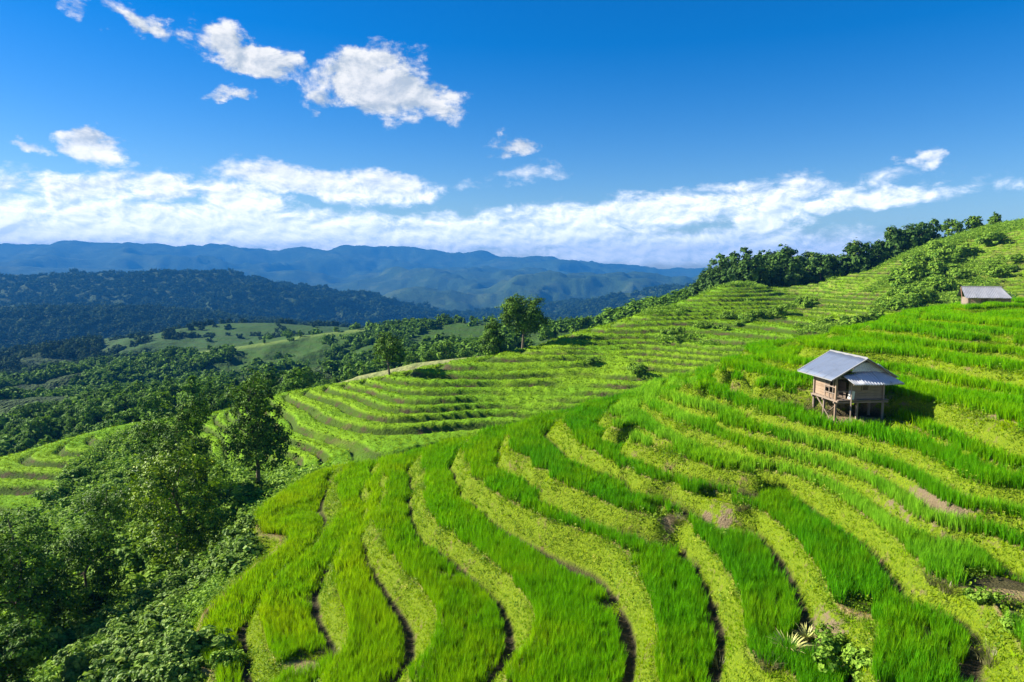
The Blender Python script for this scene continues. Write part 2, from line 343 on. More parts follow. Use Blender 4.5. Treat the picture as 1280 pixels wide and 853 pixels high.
for (u, v, Y) in RIDGE:                      # the far side of the crest falls away
    P = at_y(u, v, Y); d = P[:2]/np.linalg.norm(P[:2])
    for s_, dr in ((10, 3.5), (28, 12), (60, 24)): MP.append(P[:2]+d*s_); MV.append(P[2]-dr)
for (u, v, Y) in [(1060,349,188),(1190,300,205),(1290,282,208)]:
    P = at_y(u, v, Y); d = P[:2]/np.linalg.norm(P[:2])
    for s_, dr in ((12, 1.5), (40, 9)): MP.append(P[:2]+d*s_); MV.append(P[2]-dr)
for (x, y, z) in [(-30,15,-26),(0,25,-26),(0,50,-28),(40,60,-25),(90,60,-12),(150,60,8),(190,150,24),(-90,60,-34),(20,62,-26),(60,80,-20),(120,90,-4)]:
    MP.append(np.array([x, y])); MV.append(z)
MID_TPS = TPS(MP, MV, lam=2e-3, scale=60)
QP = Polar(26, 260, 480, -52, 52, 780)
qc = Polar(26, 260, 140, -52, 52, 160)
zc = MID_TPS(qc.x, qc.y)
zb = qc.look(zc, QP.x, QP.y)
zb0 = zb.copy()
zb = zb+0.22*fnoise(QP.x, QP.y, 0.045, 21, 3)+0.10*fnoise(QP.x, QP.y, 0.16, 22, 2)
ms = 0.66                                    # mean terrace height
g = zb/ms; 
g = g+0.22*np.sin(g*0.9+1.0)+0.30*fnoise(QP.x, QP.y, .035, 23, 3)+.16*fnoise(QP.x, QP.y, .12, 24, 2)
# terrace breaks: some bunds stop and start
kq = np.floor(g); fq = g-kq
MRF = 0.20
s_ = np.clip(fq/MRF, 0, 1)
zq_st = (kq+s_)*ms
inv = zb-g*ms
theta = np.degrees(np.arctan2(QP.x, QP.y))
rq = np.hypot(QP.x, QP.y)
tree_zone = np.zeros_like(zb)                # 1 where the ground is scrub under trees
def poly_mask(x, y, poly):
    inside = np.zeros(np.shape(x), bool); n = len(poly); j = n-1
    for i in range(n):
        xi, yi = poly[i]; xj, yj = poly[j]
        c = ((yi > y) != (yj > y)) & (x < (xj-xi)*(y-yi)/(yj-yi+1e-12)+xi); inside ^= c; j = i
    return inside
GUL = [at_y(u, v, Y)[:2] for (u, v, Y) in [(330,602,80),(290,602,84),(258,578,92),(215,548,108),(185,545,112),(140,562,106),(85,590,95),(62,640,84),(-80,660,76)]]+[np.array([-60, 10]), np.array([20, 20]), np.array([30, 50]), at_y(440,610,66)[:2]]
gul = poly_mask(QP.x, QP.y, GUL)
yy = 1-gul.astype(float)
for _ in range(6):
    yy[1:-1, 1:-1] = (yy[1:-1, 1:-1]+yy[:-2, 1:-1]+yy[2:, 1:-1]+yy[1:-1, :-2]+yy[1:-1, 2:])/5
terr = yy                                    # 1 = terraced
# flatter shelves carry rice; banks are bare or weedy
mriser = sm(fq, -0.03, 0.04)*(1-sm(fq, MRF-0.04, MRF+0.04))
brk = .12+.88*sm(fnoise(QP.x, QP.y, .075, 25, 3), -.60, -.22)
mriser = mriser*brk
rice_m = sm(fq, MRF+0.02, MRF+0.07)*(1-sm(fq, 0.86, 0.92))
rice_m = np.maximum(rice_m, 1-brk)
zq_st = zq_st*brk+g*ms*(1-brk)
rough_m = fnoise(QP.x, QP.y, 0.05, 31, 3)
upper = sm(rq, 140, 165)*sm(QP.x, 45, 75)    # the upper slope is older, scrubbier
rl = rice_m*(1-0.45*upper)
zq = (zb*(1-terr)+(zq_st+inv)*terr)+terr*rl*(0.40+0.18*fnoise(QP.x, QP.y, 1.1, 33, 2))+terr*mriser*0.10*fnoise(QP.x, QP.y, 1.0, 34, 3)+(1-terr)*0.5*fnoise(QP.x, QP.y, 0.25, 35, 4)
rice_fac = terr*rice_m
def mid_z(x, y): return QP.look(zq, np.asarray(x, float), np.asarray(y, float))
def near_z(x, y): return NP.look(zn, np.asarray(x, float), np.asarray(y, float))
def ground_z(x, y):
    x = np.asarray(x, float); y = np.asarray(y, float); r = np.hypot(x, y)
    a = np.where(r < 99, near_z(x, y), -999); b = np.where(r > 27, mid_z(x, y), -999); return np.maximum(a, b)

# ------------------------------------------------------------------ far country: valley, wooded hills, mountain ranges
def bump(x, y, cx, cy, rx, ry, rot, h, p=1.0):
    c, s = math.cos(R(rot)), math.sin(R(rot)); X = (x-cx)*c+(y-cy)*s; Y = -(x-cx)*s+(y-cy)*c
    return h*np.exp(-((X/rx)**2+(Y/ry)**2)**p)
RID = [ # name, crest [(u, v, Y)], front slope, back slope, spur noise amplitude, scale
 ([(-400,305,9500),(0,305,9300),(60,309,9200),(130,306,9200),(200,309,9000),(270,312,9000),(350,322,9000),(400,316,9300),(480,315,9500),(560,320,9300),(650,323,9000),(700,326,9000),(740,330,9000),(800,335,9200),(860,338,9500),(930,338,9800),(1100,343,10000),(1500,338,10000)], .20, .3, 330, 1/1900),
 ([(-400,335,6200),(0,333,6400),(150,336,6300),(250,340,6200),(330,347,6200),(400,356,6000),(480,352,6300),(560,343,6600),(640,346,6800),(720,352,7000),(800,350,7000),(900,352,7200),(1100,360,7200)], .20, .2, 260, 1/1500),
 ([(430,402,3700),(480,388,3900),(530,378,4100),(575,366,4300),(620,362,4500),(660,352,4600),(710,347,4700),(760,347,4800),(810,353,4800),(860,356,4700),(930,352,4700),(1100,350,4700)], .24, .25, 190, 1/900),
 ([(560,408,2300),(620,396,2500),(670,384,2600),(720,377,2700),(770,375,2800),(830,378,2700),(880,368,2500),(940,360,2400),(1100,352,2400)], .22, .25, 85, 1/500),
 ([(-400,352,2500),(0,350,2500),(45,346,2550),(90,351,2500),(130,345,2500),(180,343,2500),(235,344,2450),(280,351,2400),(320,363,2300),(360,379,2250),(400,395,2200),(435,408,2200)], .30, .3, 75, 1/450),
 ([(-300,398,1450),(0,394,1450),(80,388,1500),(150,387,1500),(230,393,1500),(300,401,1450),(380,409,1400),(450,414,1350)], .24, .28, 26, 1/220),
 ([(320,406,1050),(240,416,980),(160,430,900),(80,443,850),(0,455,800),(-100,470,760)], .28, .30, 15, 1/130),
 ([(440,412,760),(400,409,760),(340,404,780),(290,404,800),(250,412,800)], .16, .2, 3, 1/120),
 ([(60,492,430),(110,480,430),(200,453,440),(300,433,450),(360,424,455),(410,416,460),(480,408,460),(520,405,450),(560,404,440),(605,403,430),(650,408,410),(690,412,400),(740,409,420),(800,401,430),(900,388,450)], .30, .22, 2.5, 1/90),
 ([(395,496,150),(450,470,156),(520,454,160),(590,446,162),(640,442,165)], .30, .5, .6, 1/60),
 ([(-200,512,250),(0,503,265),(60,497,270),(140,503,260),(200,505,235),(260,495,225),(330,492,215),(400,478,215),(460,470,215),(520,462,215),(580,452,215),(640,440,225),(700,425,235),(780,405,245),(860,386,250)], .30, .26, 2, 1/60),
 ([(860,378,232),(920,360,240),(1000,350,250),(1080,338,262),(1150,322,268),(1200,312,262),(1290,296,258),(1450,280,250)], .55, .5, 1, 1/60),
]
FP = Polar(112, 16000, 500, -56, 56, 600)
fx, fy = FP.x, FP.y; frr = np.hypot(fx, fy)
zf = np.interp(np.log(frr), np.log([100, 180, 300, 1000, 3000, 16000]), [-44, -55, -90, -210, -300, -310])
zf = zf+8*fnoise(fx, fy, 1/300, 41, 3)*sm(frr, 300, 900)
rid_id = np.full(fx.shape, -1)
for ri_, (crest, sf, sb, na, ns) in enumerate(RID):
    C3 = np.array([at_y(u, v, Y) for (u, v, Y) in crest]); best = np.full(fx.shape, -1e9)
    nz_ = fnoise(fx, fy, ns, 50+ri_, 6, .58); rz = 1-2*np.abs(fnoise(fx, fy, ns*1.2, 70+ri_, 6, .55))
    for a, b in zip(C3[:-1], C3[1:]):
        ab = b[:2]-a[:2]; t = np.clip(((fx-a[0])*ab[0]+(fy-a[1])*ab[1])/(ab@ab), 0, 1)
        px_, py_ = a[0]+ab[0]*t, a[1]+ab[1]*t; d = np.hypot(fx-px_, fy-py_); front = frr < np.hypot(px_, py_)
        w_ = sm(d, 0, 1.2/ns*0.25)
        dd = np.where(front, d*sf, d*sb)
        rnd = 0.35/ns*0.1
        best = np.maximum(best, a[2]+(b[2]-a[2])*t-(np.sqrt(dd*dd+rnd*rnd*.02)-rnd*.14)*(1-.35*rz*w_)+na*(nz_*.45+rz*.35)*w_+na*.07*nz_)
    upd = best > zf; rid_id[upd] = ri_; zf = np.maximum(zf, best)
# the sheet stays under the nearer hill
CR = np.array([at_y(u, v, Y)[:2] for (u, v, Y) in [(-200,600,100),(0,578,104),(180,532,120),(350,497,112),(420,486,110),(487,474,108),(560,458,114),(650,441,124),(760,409,142),(850,379,163),(915,359,188),(1000,350,196),(1060,349,200),(1130,320,204),(1190,300,210),(1290,282,214),(1450,270,225)]])
rc_ = np.interp(np.arctan2(fx, fy), np.arctan2(CR[:, 0], CR[:, 1]), np.hypot(CR[:, 0], CR[:, 1]))+4
zm_ = np.where(frr < 259, QP.look(zq, fx, fy)-2.5+np.maximum(frr-rc_, 0)*.9, 1e9)
zf = zf+6*fnoise(fx, fy, 1/70, 98, 3)*sm(frr, 1800, 3500)
zf = np.minimum(zf, np.where(frr < rc_+60, zm_, 1e9))
def far_z(x, y): return FP.look(zf, np.asarray(x, float), np.asarray(y, float))
def all_z(x, y):
    x = np.asarray(x, float); y = np.asarray(y, float); r = np.hypot(x, y)
    return np.maximum(np.where(r < 258, ground_z(x, y), -1e9), np.where(r > 114, far_z(x, y), -1e9))
field = ((rid_id == 8) | (rid_id == 7)).astype(float)
field *= 1-0.0*field
fpx = 640+FPX*fx/np.maximum(fy, 1)           # bearing only, used for where the farmed slopes lie
field = field*sm(fpx, 105, 150)*(1-sm(fpx, 830, 900))
field = np.where(rid_id == 8, field*sm(fnoise(fx, fy, 1/70, 91, 3)+.55*sm(fpx, 130, 420)-.12, -.10, .10), field)
dry_ = (rid_id == 9).astype(float); field = np.maximum(field, dry_)
field = np.where((rid_id == 10) & (fpx > 640), .8, field)
tr_ = np.full(fx.shape, 1e9); C3 = np.array([at_y(u, v, Y) for (u, v, Y) in RID[8][0][:7]])
for a, b in zip(C3[:-1], C3[1:]):
    ab = b[:2]-a[:2]; t = np.clip(((fx-a[0])*ab[0]+(fy-a[1])*ab[1])/(ab@ab), 0, 1); tr_ = np.minimum(tr_, np.hypot(fx-a[0]-ab[0]*t, fy+2-a[1]-ab[1]*t))
track = np.exp(-(tr_/5.0)**2)
town = sm(frr, 2600, 3200)*(1-sm(frr, 4800, 5600))*sm(-zf, 262, 285)*sm(fpx, 380, 430)*(1-sm(fpx, 560, 640))
# ------------------------------------------------------------------ materials
def mat(name):
    m = bpy.data.materials.new(name); m.use_nodes = True; n = NT(m.node_tree); n.n.clear()
    o = n.add('ShaderNodeOutputMaterial'); return m, n, o
def bsdf(n, o, col, rough=0.9, spec=0.25, bump=None, bstr=0.5, bdist=0.05, metal=0.0):
    b = n.add('ShaderNodeBsdfPrincipled'); n.inp(b, 'Base Color', col if not isinstance(col, tuple) else (*col, 1)[:4]); n.inp(b, 'Roughness', rough)
    n.inp(b, 'Specular IOR Level', spec); n.inp(b, 'Metallic', metal)
    if bump is not None:
        k = n.add('ShaderNodeBump'); n.inp(k, 'Strength', bstr); n.inp(k, 'Distance', bdist); n.inp(k, 'Height', bump); n.l.new(k.outputs[0], b.inputs['Normal'])
    n.l.new(b.outputs[0], o.inputs[0]); return b
def obj_co(n): return n.add('ShaderNodeTexCoord').outputs['Object']

def m_near():
    m, n, o = mat('terrace_soil'); co = obj_co(n)
    ri = n.attr('riser').outputs['Fac']; bu = n.attr('bund').outputs['Fac']; wi = n.attr('wild').outputs['Fac']
    n1 = n.noise(co, 0.7, 5, .6); n2 = n.noise(co, 3.5, 5, .65); n3 = n.noise(co, 14, 4, .6)
    soil = n.mix(n3, (0.11,0.08,0.035), (0.27,0.205,0.09))
    weed = n.mix(n2, (0.12,0.20,0.006), (0.28,0.35,0.010))
    weed = n.mix(n.sstep(n3, .35, .65), weed, (0.11,0.18,0.008))
    bank = n.mix(n.sstep(n.math('ADD', n.math('MULTIPLY', n1, .6), n.math('MULTIPLY', n2, .5)), .60, .74), weed, soil)
    sp = n.attr('soilp').outputs['Fac']
    bank = n.mix(n.sstep(n.math('ADD', sp, n.math('MULTIPLY', n.math('SUBTRACT', n2, .5), 2.2)), .30, .75), bank, n.mix(n3, (0.11,0.08,0.045), (0.31,0.24,0.14)))
    flat = n.mix(n2, (0.05,0.060,0.018), (0.11,0.085,0.04))
    c = n.mix(ri, flat, bank)
    c = n.mix(n.math('MULTIPLY', n.attr('gap').outputs['Fac'], .85), c, n.mix(n3, (0.030,0.024,0.014), (0.075,0.060,0.032)))  # painted shadow line at the foot of each bank, dark soil tone
    c = n.mix(n.math('MULTIPLY', bu, n.sstep(n3, .3, .6)), c, (0.36,0.27,0.12))
    c = n.mix(wi, c, n.mix(n2, (0.03,0.05,0.01), (0.10,0.13,0.03)))
    bsdf(n, o, c, .95, .15, n.math('ADD', n3, n.math('MULTIPLY', n2, 1.5)), .9, .12); return m
def m_mid():
    m, n, o = mat('far_terrace_soil'); co = obj_co(n)
    rc = n.attr('rice').outputs['Fac']; ri = n.attr('riser').outputs['Fac']; te = n.attr('terr').outputs['Fac']; up = n.attr('upper').outputs['Fac']
    n1 = n.noise(co, 0.06, 5, .6); n2 = n.noise(co, 0.5, 5, .65); n3 = n.noise(co, 3.0, 4, .65)
    soil = n.mix(n3, (0.040,0.034,0.014), (0.11,0.09,0.04))
    weed = n.mix(n3, (0.025,0.055,0.006), (0.085,0.14,0.012))
    bank = n.mix(n.sstep(n2, .50, .62), weed, soil)  # bank soil and weeds darkened to carry the shade under each shelf
    rice = n.mix(n.sstep(n1, .35, .65), (0.14,0.31,0.006), (0.22,0.37,0.008))
    rice = n.mix(n.math('MULTIPLY', n.sstep(n3, .3, .7), .5), rice, (0.09,0.20,0.010))
    dry = n.mix(n3, (0.28,0.30,0.05), (0.16,0.25,0.03))
    rice = n.mix(n.math('MULTIPLY', up, n.sstep(n2, .40, .62)), rice, dry)
    c = n.mix(rc, bank, rice)
    scrub = n.mix(n2, (0.025,0.045,0.01), (0.09,0.13,0.025))
    c = n.mix(te, scrub, c)
    bsdf(n, o, c, .95, .12, n.math('ADD', n3, n.math('MULTIPLY', n2, .6)), .8, .35); return m
def m_far():
    m, n, o = mat('wooded_land'); co = obj_co(n)
    fi = n.attr('field').outputs['Fac']
    n1 = n.noise(co, 0.004, 5, .6); n2 = n.noise(co, 0.03, 5, .7); n3 = n.noise(co, 0.12, 4, .7)
    wood = n.mix(n.sstep(n3, .3, .7), (0.016,0.036,0.012), (0.055,0.095,0.022))
    wood = n.mix(n.math('MULTIPLY', n.sstep(n1, .5, .68), .6), wood, (0.09,0.12,0.04))
    wv = n.add('ShaderNodeTexWave', wave_type='BANDS', bands_direction='Z'); n.inp(wv, 'Vector', co); n.inp(wv, 'Scale', 0.13); n.inp(wv, 'Distortion', 1.2); n.inp(wv, 'Detail Scale', 0.05)
    field = n.mix(n2, (0.020,0.058,0.008), (0.048,0.105,0.014))
    field = n.mix(n.math('MULTIPLY', wv.outputs['Fac'], .8), field, (0.04,0.075,0.015))
    c = n.mix(fi, wood, field)
    c = n.mix(n.attr('track').outputs['Fac'], c, n.mix(n2, (0.07,0.14,0.02), (0.17,0.22,0.05)))
    c = n.mix(n.attr('dry').outputs['Fac'], c, n.mix(n.noise(co, .18, 4, .6), (0.10,0.22,0.02), (0.34,0.28,0.15)))
    pale = n.attr('town').outputs['Fac']
    c = n.mix(n.math('MULTIPLY', pale, n.sstep(n2, .45, .6)), c, (0.40,0.42,0.36))
    bsdf(n, o, c, .95, .1, n.math('ADD', n3, n2), n.lin(fi, 0.0, 1.0, 1.0, .25), 8.0); return m
def m_leaf(name, dark, light, tip, trans=0.35, attrty='GEOMETRY', gloss=.45, spec=.35):
    """leaf: base tint varies per leaf (attribute 'tint') ; thin, lets light through"""
    m, n, o = mat(name)
    t = n.attr('tint', attrty).outputs['Fac']
    c = n.mix(n.sstep(t, 0.0, .75), dark, light); c = n.mix(n.sstep(t, .85, 1.0), c, tip)
    b = n.add('ShaderNodeBsdfPrincipled'); n.l.new(c, b.inputs['Base Color']); n.inp(b, 'Roughness', gloss); n.inp(b, 'Specular IOR Level', spec)
    tr = n.add('ShaderNodeBsdfTranslucent'); n.l.new(n.mix(.5, c, n.mix(1.0, c, (1.0, 1.0, .35), 'MULTIPLY')), tr.inputs[0])
    ms_ = n.add('ShaderNodeMixShader'); n.inp(ms_, 0, trans); n.l.new(b.outputs[0], ms_.inputs[1]); n.l.new(tr.outputs[0], ms_.inputs[2])
    n.l.new(ms_.outputs[0], o.inputs[0]); return m
def m_blade(name):
    """grass blade: colour comes with each tuft (attribute 'tcol'), darker straw at the foot"""
    m, n, o = mat(name)
    c = n.attr('tcol', 'INSTANCER').outputs['Color']; h = n.attr('along').outputs['Fac']
    foot = n.mix(1.0, c, (0.75, .62, .5), 'MULTIPLY')
    c = n.mix(n.sstep(h, 0.0, .45), foot, c)
    b = n.add('ShaderNodeBsdfPrincipled'); n.l.new(c, b.inputs['Base Color']); n.inp(b, 'Roughness', .6); n.inp(b, 'Specular IOR Level', .02)
    tr = n.add('ShaderNodeBsdfTranslucent'); n.l.new(c, tr.inputs[0])
    ms_ = n.add('ShaderNodeMixShader'); n.inp(ms_, 0, .42); n.l.new(b.outputs[0], ms_.inputs[1]); n.l.new(tr.outputs[0], ms_.inputs[2])
    n.l.new(ms_.outputs[0], o.inputs[0]); return m
def m_bark(name='bark', a=(0.09,0.065,0.045), b_=(0.22,0.18,0.13)):
    m, n, o = mat(name); co = obj_co(n); v = n.add('ShaderNodeMapping'); n.l.new(co, v.inputs[0]); v.inputs['Scale'].default_value = (6, 6, 1.2)
    n1 = n.noise(v.outputs[0], 2.5, 5, .6); bsdf(n, o, n.mix(n1, a, b_), .9, .15, n1, .8, .03); return m
def m_wood(name, a, b_, scale=(3, 3, 30), rough=.8):
    m, n, o = mat(name); co = obj_co(n); v = n.add('ShaderNodeMapping'); n.l.new(co, v.inputs[0]); v.inputs['Scale'].default_value = scale
    n1 = n.noise(v.outputs[0], 1.5, 6, .65); n2 = n.noise(co, 1.6, 4, .6)
    oi = n.add('ShaderNodeObjectInfo')
    c = n.mix(n1, a, b_); c = n.mix(n.math('MULTIPLY', n.sstep(n2, .45, .7), .45), c, tuple(x*.45 for x in a))
    c = n.mix(n.math('MULTIPLY', oi.outputs['Random'], .35), c, tuple(min(1, x*1.3) for x in b_))
    bsdf(n, o, c, rough, .2, n1, .5, .01); return m
def m_metal(name, col, dirt=(0.25,0.2,0.15), rough=.42, metal=.55):
    m, n, o = mat(name); co = obj_co(n); n1 = n.noise(co, 1.3, 5, .65); n2 = n.noise(co, 9, 4, .6)
    c = n.mix(n.math('MULTIPLY', n.sstep(n1, .42, .72), .55), col, tuple(x*.62 for x in col)); c = n.mix(n.math('MULTIPLY', n.sstep(n2, .60, .72), .5), c, dirt)
    bsdf(n, o, c, n.lin(n1, .3, .7, rough-.08, rough+.15), .5, n2, .15, .004, metal); return m
MAT_NEAR, MAT_MID, MAT_FAR = m_near(), m_mid(), m_far()
MAT_BLADE = m_blade('rice_leaf'); MAT_BARK = m_bark()
MAT_LEAF = m_leaf('tree_leaf', (0.030,0.085,0.006), (0.15,0.28,0.012), (0.38,0.48,0.02), .24, gloss=.55, spec=.2)
MAT_LEAFD = m_leaf('dark_tree_leaf', (0.022,0.062,0.008), (0.125,0.245,0.018), (0.20,0.30,0.03), .2, gloss=.6, spec=.1)
MAT_LEAFY = m_leaf('yellow_green_tree_leaf', (0.035,0.090,0.006), (0.23,0.37,0.010), (0.50,0.58,0.02), .27, gloss=.5, spec=.2)
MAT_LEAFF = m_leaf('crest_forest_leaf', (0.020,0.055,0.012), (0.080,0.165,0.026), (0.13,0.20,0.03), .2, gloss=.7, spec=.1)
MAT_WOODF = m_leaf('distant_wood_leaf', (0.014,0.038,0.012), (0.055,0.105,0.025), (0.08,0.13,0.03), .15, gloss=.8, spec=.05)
MAT_BUSHL = m_leaf('pale_shrub_leaf', (0.065,0.150,0.015), (0.24,0.38,0.05), (0.50,0.62,0.14), .33, gloss=.55, spec=.2)
MAT_LEAF2 = m_leaf('forest_leaf', (0.038,0.100,0.010), (0.15,0.29,0.026), (0.22,0.33,0.04), .26, gloss=.7, spec=.1)
MAT_BUSH = m_leaf('shrub_leaf', (0.065,0.170,0.014), (0.28,0.45,0.045), (0.42,0.55,0.12), .33, gloss=.6, spec=.12)
MAT_WEED = m_leaf('weed_leaf', (0.09,0.19,0.01), (0.25,0.38,0.02), (0.44,0.46,0.06), .4, 'INSTANCER', spec=.15)
# ------------------------------------------------------------------ ground sheets
me = NP.mesh('near_hill', zn, [MAT_NEAR], dict(riser=riser, bund=bund, wild=wild, soilp=soilp, gap=gap_shade))
link('terraced_hillside', me, kind='structure')
me = QP.mesh('mid_hill', zq, [MAT_MID], dict(rice=rice_fac, riser=mriser*terr, terr=terr, upper=upper))
link('far_terraced_hillside', me, kind='structure')
me = FP.mesh('far_land', zf, [MAT_FAR], dict(field=field, town=town, track=track, dry=dry_))
link('valley_and_mountains', me, kind='structure')

# ------------------------------------------------------------------ plants: sources for instancing
def strip_mesh(name, blades, mats):
    """blades: list of (root, dir2, height, lean, width, bend) -> tapered strips with an 'along' attribute"""
    V, F, A = [], [], []
    for (ox, oy, ang, h, lean, wd, seg) in blades:
        ca, sa = math.cos(ang), math.sin(ang); b0 = len(V)
        for i in range(seg+1):
            t = i/seg; r = lean*t**1.8*h; z = h*t*(1-.25*lean*t*t)
            ww = wd*(1-t)**.55 if i < seg else wd*.06
            cx, cy_ = ox+ca*r, oy+sa*r
            V += [(cx-sa*ww, cy_+ca*ww, z), (cx+sa*ww, cy_-ca*ww, z)]; A += [t, t]
            if i: F.append((b0+2*i-2, b0+2*i-1, b0+2*i+1, b0+2*i))
    me = mesh_from(name, V, np.array(F), mats, smooth=True); add_attr(me, 'along', A); return me
def tuft(name, n, h, spread, wd, lean, seg=3, m=None, seed=0):
    r_ = random.Random(seed); bl = []
    for i in range(n):
        a = r_.uniform(0, 2*PI); q = spread*math.sqrt(r_.random())
        bl.append((q*math.cos(a), q*math.sin(a), a+r_.uniform(-.7, .7), h*r_.uniform(.7, 1.1), lean*r_.uniform(.3, 1.3), wd*r_.uniform(.7, 1.2), seg))
    return strip_mesh(name, bl, [m or MAT_BLADE])
def leaves_mesh(name, C, N, size, mats, tint, rg, fold=.25):
    """rhombic leaves at C facing roughly N"""
    n = len(C); N = N/np.maximum(np.linalg.norm(N, axis=1, keepdims=True), 1e-6)
    t = rg.normal(size=(n, 3)); t -= (t*N).sum(1, keepdims=True)*N; t /= np.linalg.norm(t, axis=1, keepdims=True); b = np.cross(N, t)
    s = np.asarray(size).reshape(-1, 1)*np.ones((n, 1)); wd = s*.42
    V = np.stack([C-t*s*.5, C+b*wd+N*fold*wd, C+t*s*.62-N*s*.12, C-b*wd+N*fold*wd], 1).reshape(-1, 3)
    F = np.arange(4*n).reshape(-1, 4)
    me = mesh_from(name, V, F, mats, smooth=False); add_attr(me, 'tint', np.repeat(tint, 4)); return me
def src_collection(name, meshes):
    c = bpy.data.collections.new(name)
    for i, me in enumerate(meshes): c.objects.link(bpy.data.objects.new(me.name, me))
    return c
def scatter(name, P, rot, scl, coll, attrs=None, col=None, fac=None, **props):
    me = bpy.data.meshes.new(name); n = len(P); me.vertices.add(n); me.vertices.foreach_set('co', np.asarray(P, np.float32).ravel())
    add_attr(me, 'rot', rot, ty='FLOAT_VECTOR'); add_attr(me, 'scl', scl, ty='FLOAT_VECTOR')
    if col is not None: add_attr(me, 'tcol', np.c_[col, np.ones(n)], ty='FLOAT_COLOR')
    if fac is not None: add_attr(me, 'tint', fac)
    o = link(name, me, kind='stuff', **props)
    ng = bpy.data.node_groups.new(name, 'GeometryNodeTree'); ng.interface.new_socket('Geometry', in_out='INPUT', socket_type='NodeSocketGeometry'); ng.interface.new_socket('Geometry', in_out='OUTPUT', socket_type='NodeSocketGeometry')
    N_, L_ = ng.nodes, ng.links
    gi, go = N_.new('NodeGroupInput'), N_.new('NodeGroupOutput')
    ip = N_.new('GeometryNodeInstanceOnPoints'); ci = N_.new('GeometryNodeCollectionInfo'); ci.inputs['Collection'].default_value = coll
    ci.inputs['Separate Children'].default_value = True; ci.inputs['Reset Children'].default_value = True
    ip.inputs['Pick Instance'].default_value = True
    rnd = N_.new('FunctionNodeRandomValue'); rnd.data_type = 'INT'; rnd.inputs[4].default_value = 0; rnd.inputs[5].default_value = len(coll.objects)-1
    L_.new(rnd.outputs[2], ip.inputs['Instance Index'])
    def na(nm, ty='FLOAT_VECTOR'):
        a = N_.new('GeometryNodeInputNamedAttribute'); a.data_type = ty; a.inputs[0].default_value = nm; return a.outputs[0]
    e2r = N_.new('FunctionNodeEulerToRotation'); L_.new(na('rot'), e2r.inputs[0]); L_.new(e2r.outputs[0], ip.inputs['Rotation'])
    L_.new(na('scl'), ip.inputs['Scale']); L_.new(gi.outputs[0], ip.inputs['Points']); L_.new(ci.outputs[0], ip.inputs['Instance']); L_.new(ip.outputs[0], go.inputs[0])
    md = o.modifiers.new('plants', 'NODES'); md.node_group = ng; return o
def jitter_grid(x0, x1, y0, y1, s, rg):
    X, Y = np.meshgrid(np.arange(x0, x1, s), np.arange(y0, y1, s)); X = X.ravel()+rg.uniform(-.5, .5, X.size)*s; Y = Y.ravel()+rg.uniform(-.5, .5, Y.size)*s
    return X, Y
def in_view(x, y, z, m=60):
    c, s_ = math.cos(PITCH), math.sin(PITCH); dep = y*c-z*s_; up = y*s_+z*c
    u = 640+FPX*x/np.maximum(dep, .1); v = 426.5-FPX*up/np.maximum(dep, .1)
    return (dep > 1) & (u > -m*3) & (u < 1280+m*3) & (v < 853+m*3) & (v > -m)
def rotz(n, rg, tilt=.12): return np.stack([rg.normal(0, tilt, n), rg.normal(0, tilt, n), rg.uniform(0, 2*PI, n)], -1)

HUT = np.array([16.0, 31.9])                 # middle of the field hut
HY = R(6)                                    # its turn about the vertical
# ---- rice on the near terraces
rice_src = src_collection('rice_sources', [tuft('rice_tuft', 14, .55, .055, .009, .20, 3, seed=i) for i in range(6)])
rice_src2 = src_collection('rice_sources_wide', [tuft('rice_tuft_wide', 14, .48, .12, .016, .26, 3, seed=20+i) for i in range(5)])
def near_rice_points(s, r0, r1, rg):
    X, Y = jitter_grid(-30, 62, 8, 82, s, rg); r = np.hypot(X, Y); k = (r >= r0) & (r < r1); k0 = k; X, Y = X[k], Y[k]
    H = NP.look(Hn, X, Y)+0.02*fnoise(X, Y, 2.0, 61, 2); f = H-np.floor(H); G = NP.look(gl, X, Y)
    k = (H > .5) & ((f-RF)/np.maximum(G, .02) > np.where(H < 8.6, -.06, -.14)) & ((1-f)/np.maximum(G, .02) > np.where((H < 8.6) & (r[k0] < 31), .25, .02))
    # the hut yard and the slumped corners carry no rice
    k &= ~((np.abs(X-HUT[0]) < 1.9) & (Y-HUT[1] < 2.0) & (Y-HUT[1] > -2.9+.5*fnoise(X, Y, .8, 60, 2)))
    Z = near_z(X, Y)
    for (u, v, z, rad) in BARE: 
        p = at_z(u, v, z); k &= np.hypot(X-p[0], Y-p[1]) > rad*(1+.3*fnoise(X, Y, 1.2, 63, 2))
    k &= in_view(X, Y, Z, 170)
    k &= fnoise(X, Y, 3.2, 64, 2) > -.55
    dist_ = (f-RF)/np.maximum(G, .02); k &= (np.cos(2*PI*dist_/.30)+.7*fnoise(X, Y, 2.5, 69, 2) > -.45) | (r[k0] > 34)
    return X[k], Y[k], Z[k], H[k]
BARE = [(838,645,-10,.8),(790,670,-10.3,.5),(1015,822,-10.5,.75),(1055,830,-10.6,.7),(1075,805,-10.4,.5),(1250,800,-10,1.0),(1245,840,-10.3,1.0),(760,725,-11.3,.5),(930,640,-9.8,.7),(300,835,-16,.5),(385,845,-15.5,.8)]
LEVCOL = {1:(.075,.205,.006),2:(.070,.205,.006),3:(.085,.215,.006),4:(.058,.185,.006),5:(.060,.195,.006),6:(.048,.175,.008),7:(.042,.160,.010),8:(.040,.160,.010),
          9:(.058,.185,.020),10:(.050,.175,.012),11:(.050,.175,.010),12:(.048,.175,.008),13:(.060,.195,.006),14:(.066,.20,.006),15:(.066,.20,.006),16:(.060,.195,.006),17:(.066,.205,.006),18:(.066,.205,.006)}
